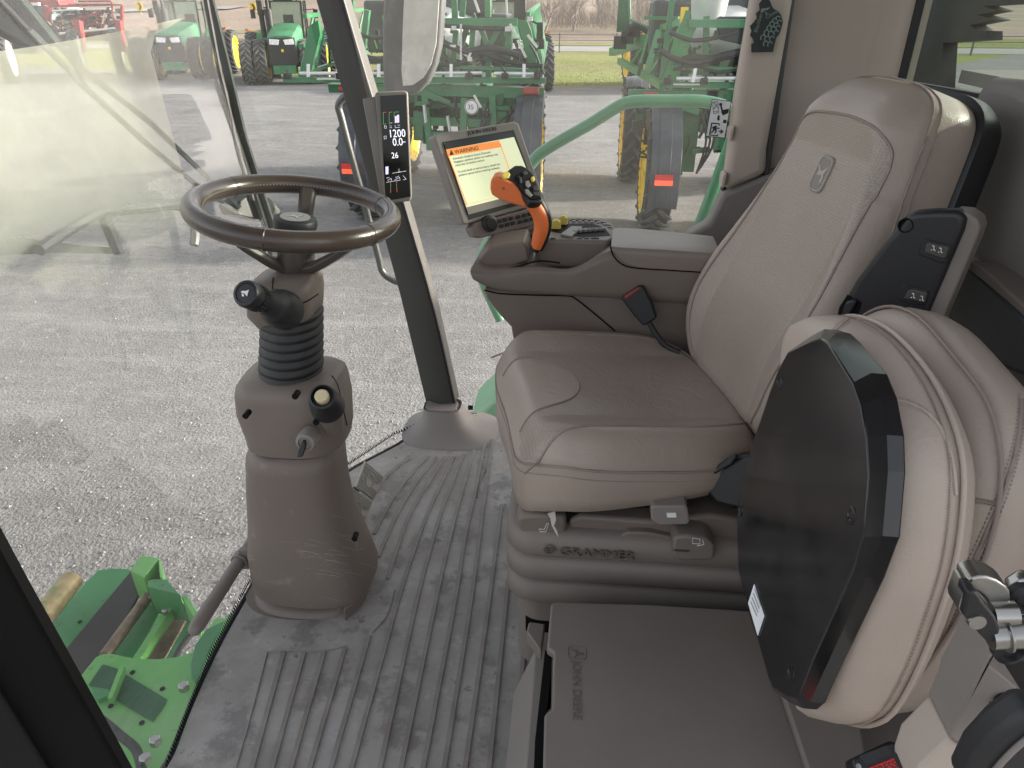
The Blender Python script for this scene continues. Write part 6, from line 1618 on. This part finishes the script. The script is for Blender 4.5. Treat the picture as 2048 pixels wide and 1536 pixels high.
# the long boom sections of the right hand sprayer
def sq(px, py, y=11.75): return s2.matrix_basis.inverted() @ U(px, py, y=y)
mb = MB()
for a, b, w_, ya, yb in (((1335, 170), (1378, 42), .22, 11.75, 11.75), ((1302, 62), (1372, 42), .09, 13.5, 11.8), ((1240, 122), (1325, 172), .10, 14.5, 11.7), ((1300, 148), (1362, 55), .05, 12.6, 11.8), ((1280, 132), (1300, 62), .05, 13.2, 13.4), ((1296, 148), (1322, 62), .12, 12.7, 12.9), ((1262, 130), (1285, 95), .05, 13.8, 13.6), ((1225, 104), (1300, 78), .14, 15.5, 13.6), ((1262, 88), (1312, 74), .14, 14.5, 13.4), ((1226, 108), (1262, 70), .06, 15.5, 14.6)):
    mb.bar(sq(*a, ya), sq(*b, yb), w_)
mb.build("boom_section", GREEN, s2, world=False)
mb = MB(); mb.tube(smooth_path([sq(*k, 11.6) for k in [(1362, 125), (1385, 116), (1420, 120), (1450, 112), (1500, 102)]], 5), .06, 8); mb.tube(smooth_path([sq(*k, 13.8) for k in [(1262, 55), (1270, 50), (1290, 60), (1300, 68)]], 4), .05, 7)
for k in ((1240, 85), (1268, 60), (1255, 75), (1310, 100), (1290, 115)): mb.box(sq(*k, 14), (.22, .2, .2))
mb.build("boom_hose", BLACKM, s2, world=False)
mb = MB(); mb.box(sq(1368, 30, 11.7), (.10, .1, .20)); mb.box(sq(1312, 35, 13), (.15, .1, .06)); split(mb, "yellow_marker", YELLOW, s2, world=False)
mb = MB(); mb.tube([sq(1258, -10, 14), sq(1260, 40, 14), sq(1298, 55, 13.6)], .025, 7); mb.bar(sq(1290, 36, 13), sq(1358, 36, 12.6), .05); mb.build("boom_hoop", GREEN_F, s2, world=False)
mb = MB(); mb.box(sq(1248, 20, 14.4), (.22, .1, .7)); mb.build("boom_panel", GREEN_D, s2, world=False)
mb = MB(); mb.lathe([(.24, 0), (.30, .45), (.31, .47), (.10, .52)], MX.Translation(sq(1415, 40, 12.2)), 18); mb.build("rinse_tank", TANK, s2, world=False)
mb = MB(); mb.prism([sq(*k, 11.8) for k in [(1430, 40), (1440, 33), (1510, 33), (1510, 95), (1440, 80)]], (0, .1, 0)); mb.build("grey_shield", FENDER, s2, world=False, bevel=.02)

# --- red sprayer far left
rs = thing("red_sprayer", "red boom sprayer with white tank and tall wheels at the upper left behind the glare film", "sprayer", tuple(U(160, 140, z=0)))
RY = 42.0
def rq(a, b, y=RY): return U(a * .1367, b * .1367, y=y)
mb = MB()
for a, b, w_ in (((690, 90), (690, 300), .30), ((720, 95), (1640, 70), .10), ((1640, 70), (1785, 75), .08), ((1785, 75), (1785, 470), .13), ((870, 520), (1800, 440), .14), ((960, 460), (1290, 230), .09), ((1000, 300), (1640, 150), .12), ((1180, 400), (1290, 240), .07), ((1330, 400), (1460, 190), .07), ((1460, 190), (1460, 410), .08), ((1490, 410), (1620, 190), .09), ((1620, 170), (1730, 420), .10), ((1590, 190), (1600, 440), .06), ((1150, 20), (1630, 20), .10), ((1000, 60), (1640, 60), .05), ((1280, 240), (1290, 440), .07), ((1105, 280), (1110, 430), .06), ((820, 360), (900, 330), .10), ((900, 300), (900, 480), .06), ((1640, 30), (1640, 150), .08), ((1790, 160), (1700, 160), .05), ((720, 300), (930, 520), .07)):
    mb.bar(rq(*a), rq(*b), w_)
mb.build("boom_truss", REDP, rs)
mb = MB(); mb.tube([rq(870, 490, RY - .3), rq(1780, 405, RY - .3)], .06, 8); mb.tube([rq(770, 160, RY - .2), rq(1150, 140, RY - .2)], .05, 8); mb.tube([rq(1260, 140, RY - .2), rq(1620, 130, RY - .2)], .05, 8)
mb.bar(rq(1500, 350, RY - .2), rq(1535, 190, RY - .2), .07); mb.build("spray_pipe", SILVER, rs)
rd = random.Random(8); mb = MB()
for k in range(80):
    a = rd.uniform(740, 1780); b = rd.choice([rd.uniform(130, 180), rd.uniform(400, 500), rd.uniform(200, 400)])
    mb.box(rq(a, b, RY + rd.uniform(-.25, .4)), (rd.uniform(.06, .22), .15, rd.uniform(.08, .25)))
for k in range(12): mb.tube(smooth_path([rq(rd.uniform(740, 1700), rd.uniform(150, 450), RY) for _ in range(3)], 4), .035, 5)
mb.box(rq(1420, 520, RY + 1), (3.4, .8, .5)); mb.box(rq(1100, 540, RY + 1), (2.5, .8, .4)); mb.build("hoses_and_valves", BLACKM, rs)
mb = MB(); mb.ball(rq(1110, 285, RY + 1.2), (.95, 1.0, .62), 12); mb.build("white_tank", mat("white_tank", (.72, .70, .66), .5), rs, smooth=80)
mb = MB(); mb.box(rq(1320, 270, RY + .8), (1.0, .6, .9)); mb.box(rq(700, 40, RY + 3), (2.4, 1.5, .35)); mb.prism([rq(a, b, RY - 4) for a, b in [(75, 470), (100, 390), (180, 380), (250, 470)]], (0, 1.5, 0)); mb.build("red_hood", REDP, rs, bevel=.05)
mb = MB(); mb.prism([rq(a, b, RY - 4.1) for a, b in [(75, 475), (270, 475), (350, 590), (75, 600)]], (0, 1.2, 0)); mb.box(rq(150, 660, RY - 3), (3.2, .6, .8)); mb.build("dark_grille", MESHG, rs)
mb = MB(); mb.box(rq(220, 600, RY - 4.2), (1.6, .1, .22)); mb.box(rq(520, 60, RY + 2), (.5, .2, .16)); mb.build("head_lamp", LAMP, rs)
mb = MB(); mb.box(rq(600, 150, RY + 3), (1.1, 1.2, 1.0)); mb.build("cab_window", CABGLASS, rs)
WRIM = mat("grey_rim", (.68, .66, .63), .5)
for px, py, yy in ((245, 148, None), (165, 150, None), (28, 165, None)):
    c_ = U(px, py, z=0)
    w_ = wheel(rs, tuple(mtx(rs).inverted() @ V((c_.x, c_.y, 1.02))), 1.02, .42, WRIM, 22); w_.rotation_euler = (0, 0, R(28))
mb = MB()
for px in (245, 165):
    c_ = U(px, 148, z=0); mb.bar((c_.x + .1, c_.y + .3, 1.0), (c_.x + .1, c_.y + .6, 2.4), .3)
mb.build("wheel_leg", REDP, rs)

# ------------------------------------------------------------------ fence, signs, trees
FM_ = mat("fence_wire", (.22, .21, .19), .6, metal=.3)
fe = thing("wire_fence", "low wire fence with posts running along the far edge of the grass", "fence", (0, 56, 0))
mb = MB()
for z in (.45, .8, 1.15): mb.tube([(-110, 56, z), (60, 56, z)], .022, 4)
mb.build("fence_wires", FM_, fe)
mb = MB().box((-110, 56, .62), (.09, .09, 1.3)); p0 = mb.build("fence_post", FM_, fe)
for k in range(1, 44):
    c = p0.copy(); col.objects.link(c); c.location = (k * 4.0, 0, 0)
SGM = mat("chevron_yellow", (.80, .50, .03), .5)
def chevron(px, py, y, label):
    c_ = U(px, py, y=y); t = thing("chevron_sign", label, "road sign", (c_.x, c_.y, hz(c_.x, c_.y)), group="yellow chevron signs along the road")
    f_ = frame(c_, (0, -1, .0)); s = y * .0052
    p_ = MB().prism([f_ @ V(q) for q in [(-s * .8, -s, 0), (s * .8, -s, 0), (s * .8, s, 0), (-s * .8, s, 0)]], (0, .03, 0)).build("panel", SGM, t)
    MB().prism([f_ @ V((a * s, b * s, .01)) for a, b in [(-.4, .8), (.1, .8), (.6, 0), (.1, -.8), (-.4, -.8), (.05, 0)]], (0, .01, 0)).build("arrow", INK, p_)
    MB().tube([(c_.x, c_.y + .06, hz(c_.x, c_.y) - .1), (c_.x, c_.y + .06, c_.z)], y * .0006, 6).build("post", FM_, t)
chevron(120, 6, 118, "leftmost yellow chevron sign, behind the red sprayer"); chevron(279, 13, 110, "yellow chevron sign just left of the angled tractor")
chevron(506, 15, 100, "yellow chevron sign between the two tractors")
chevron(141, 5, 124, "yellow chevron sign right beside the leftmost one, above the red sprayer")
BARK = mat("bark", (.27, .235, .215), .9, var=.25, vs=3)
def tree_mesh(seed, h):
    rd = random.Random(seed); tk, tw = MB(), MB()
    def grow(p, d, L, r_, n, out):
        k = 3; pts = [p]; q = p
        for i in range(k):
            d = (d + V((rd.uniform(-.18, .18), rd.uniform(-.18, .18), rd.uniform(-.02, .14)))).normalized(); q = q + d * L / k; pts.append(q)
        (tk if n > 2 else tw).tube(pts, [r_ * (1 - .15 * i) for i in range(len(pts))], 5 if n > 2 else 3, caps=False)
        if n == 0: return
        m = rd.choice([3, 3, 4]) if n > 1 else 4
        for i in range(m):
            a = rd.uniform(0, 6.28); sp_ = rd.uniform(.4, .85); o_ = V((math.cos(a), math.sin(a), 0))
            nd = (d * (1 - .3 * sp_) + o_ * sp_ + V((0, 0, .12))).normalized(); st_ = pts[rd.choice([1, 2, 3])]
            grow(st_, nd, L * rd.uniform(.72, 1.0), max(.014, r_ * rd.uniform(.45, .62)), n - 1, out)
    grow(V((0, 0, -.2)), V((0, 0, 1)), h * .20, h * .020, 5, None)
    return tk, tw
protos = []
tree_spots = [(-4.4, 81, 8, 2), (5.4, 78, 7, 1), (-10, 86, 9, 0), (10.8, 84, 9, 2), (-12.5, 83, 9, 0), (-7.6, 79, 8.5, 1), (-1.6, 84, 7.6, 2), (3.6, 80, 9, 0), (8.4, 86, 9.5, 1), (13.5, 82, 9, 2), (-17, 90, 9, 2), (18, 90, 9, 0), (1.0, 95, 10, 1), (6.4, 97, 10, 2)]
lbl = ["bare bushy tree directly above the handrail bend, left of the low spreading one", "short bare tree closest to the fence, behind the right sprayer's slanting boom", "bare tree half hidden behind the middle sprayer's upper bar", "bare tree behind the rinse tank of the right sprayer", "bare tree above the middle sprayer's left side, behind the wing mirror", "bare tree rising behind the middle sprayer", "low spreading bare tree between the two sprayers, above the grass", "bare tree behind the right sprayer's boom panel", "bare tree above the right sprayer's tank", "bare tree beside the rear pillar, behind the right sprayer", "bare tree right of the corner post in the distance", "bare tree hidden beyond the rear pillar trim", "taller bare tree in the back row between the sprayers", "taller bare tree in the back row behind the right sprayer"]
for k, (x, y, h, pi_) in enumerate(tree_spots):
    t = thing("bare_tree", lbl[k], "tree", (0, 0, 0), 0, "bare trees along the far field")
    if pi_ >= len(protos):
        tk, tw = tree_mesh(20 + pi_, 9); a = tk.build("trunk", BARK, t, world=False, smooth=60); b = tw.build("crown", BARK, t, world=False, smooth=0); protos.append((a, b))
    else:
        for pr_ in protos[pi_]:
            c = pr_.copy(); col.objects.link(c); c.parent = t
    move(t, (x, y, hz(x, y)), k * 1.3); t.scale = (h / 9 * .92, h / 9 * .92, h / 9 * .78)
# thicket of brush under the trees : one uncountable mass
mb = MB(); rd = random.Random(9)
for k in range(6000):
    x = rd.uniform(-26, 30); y = rd.uniform(86, 104); z0 = hz(x, y); h_ = rd.uniform(.6, 3.8) * (.35 + .65 * math.sin(x * .7) ** 2)
    a = rd.uniform(-.35, .35); mb.add([(x, y, z0), (x + .035, y, z0), (x + a * h_ + .01, y + rd.uniform(-.3, .3), z0 + h_)], [(0, 1, 2)])
    x2 = x + a * h_ * .5; mb.add([(x2, y, z0 + h_ * .5), (x2 + .03, y, z0 + h_ * .5), (x2 + rd.uniform(-.8, .8), y, z0 + h_ * .9)], [(0, 1, 2)])
struct("brush_thicket", mb, mat("brush", (.33, .285, .25), .9, var=.3, vs=.4), 'stuff', smooth=0)
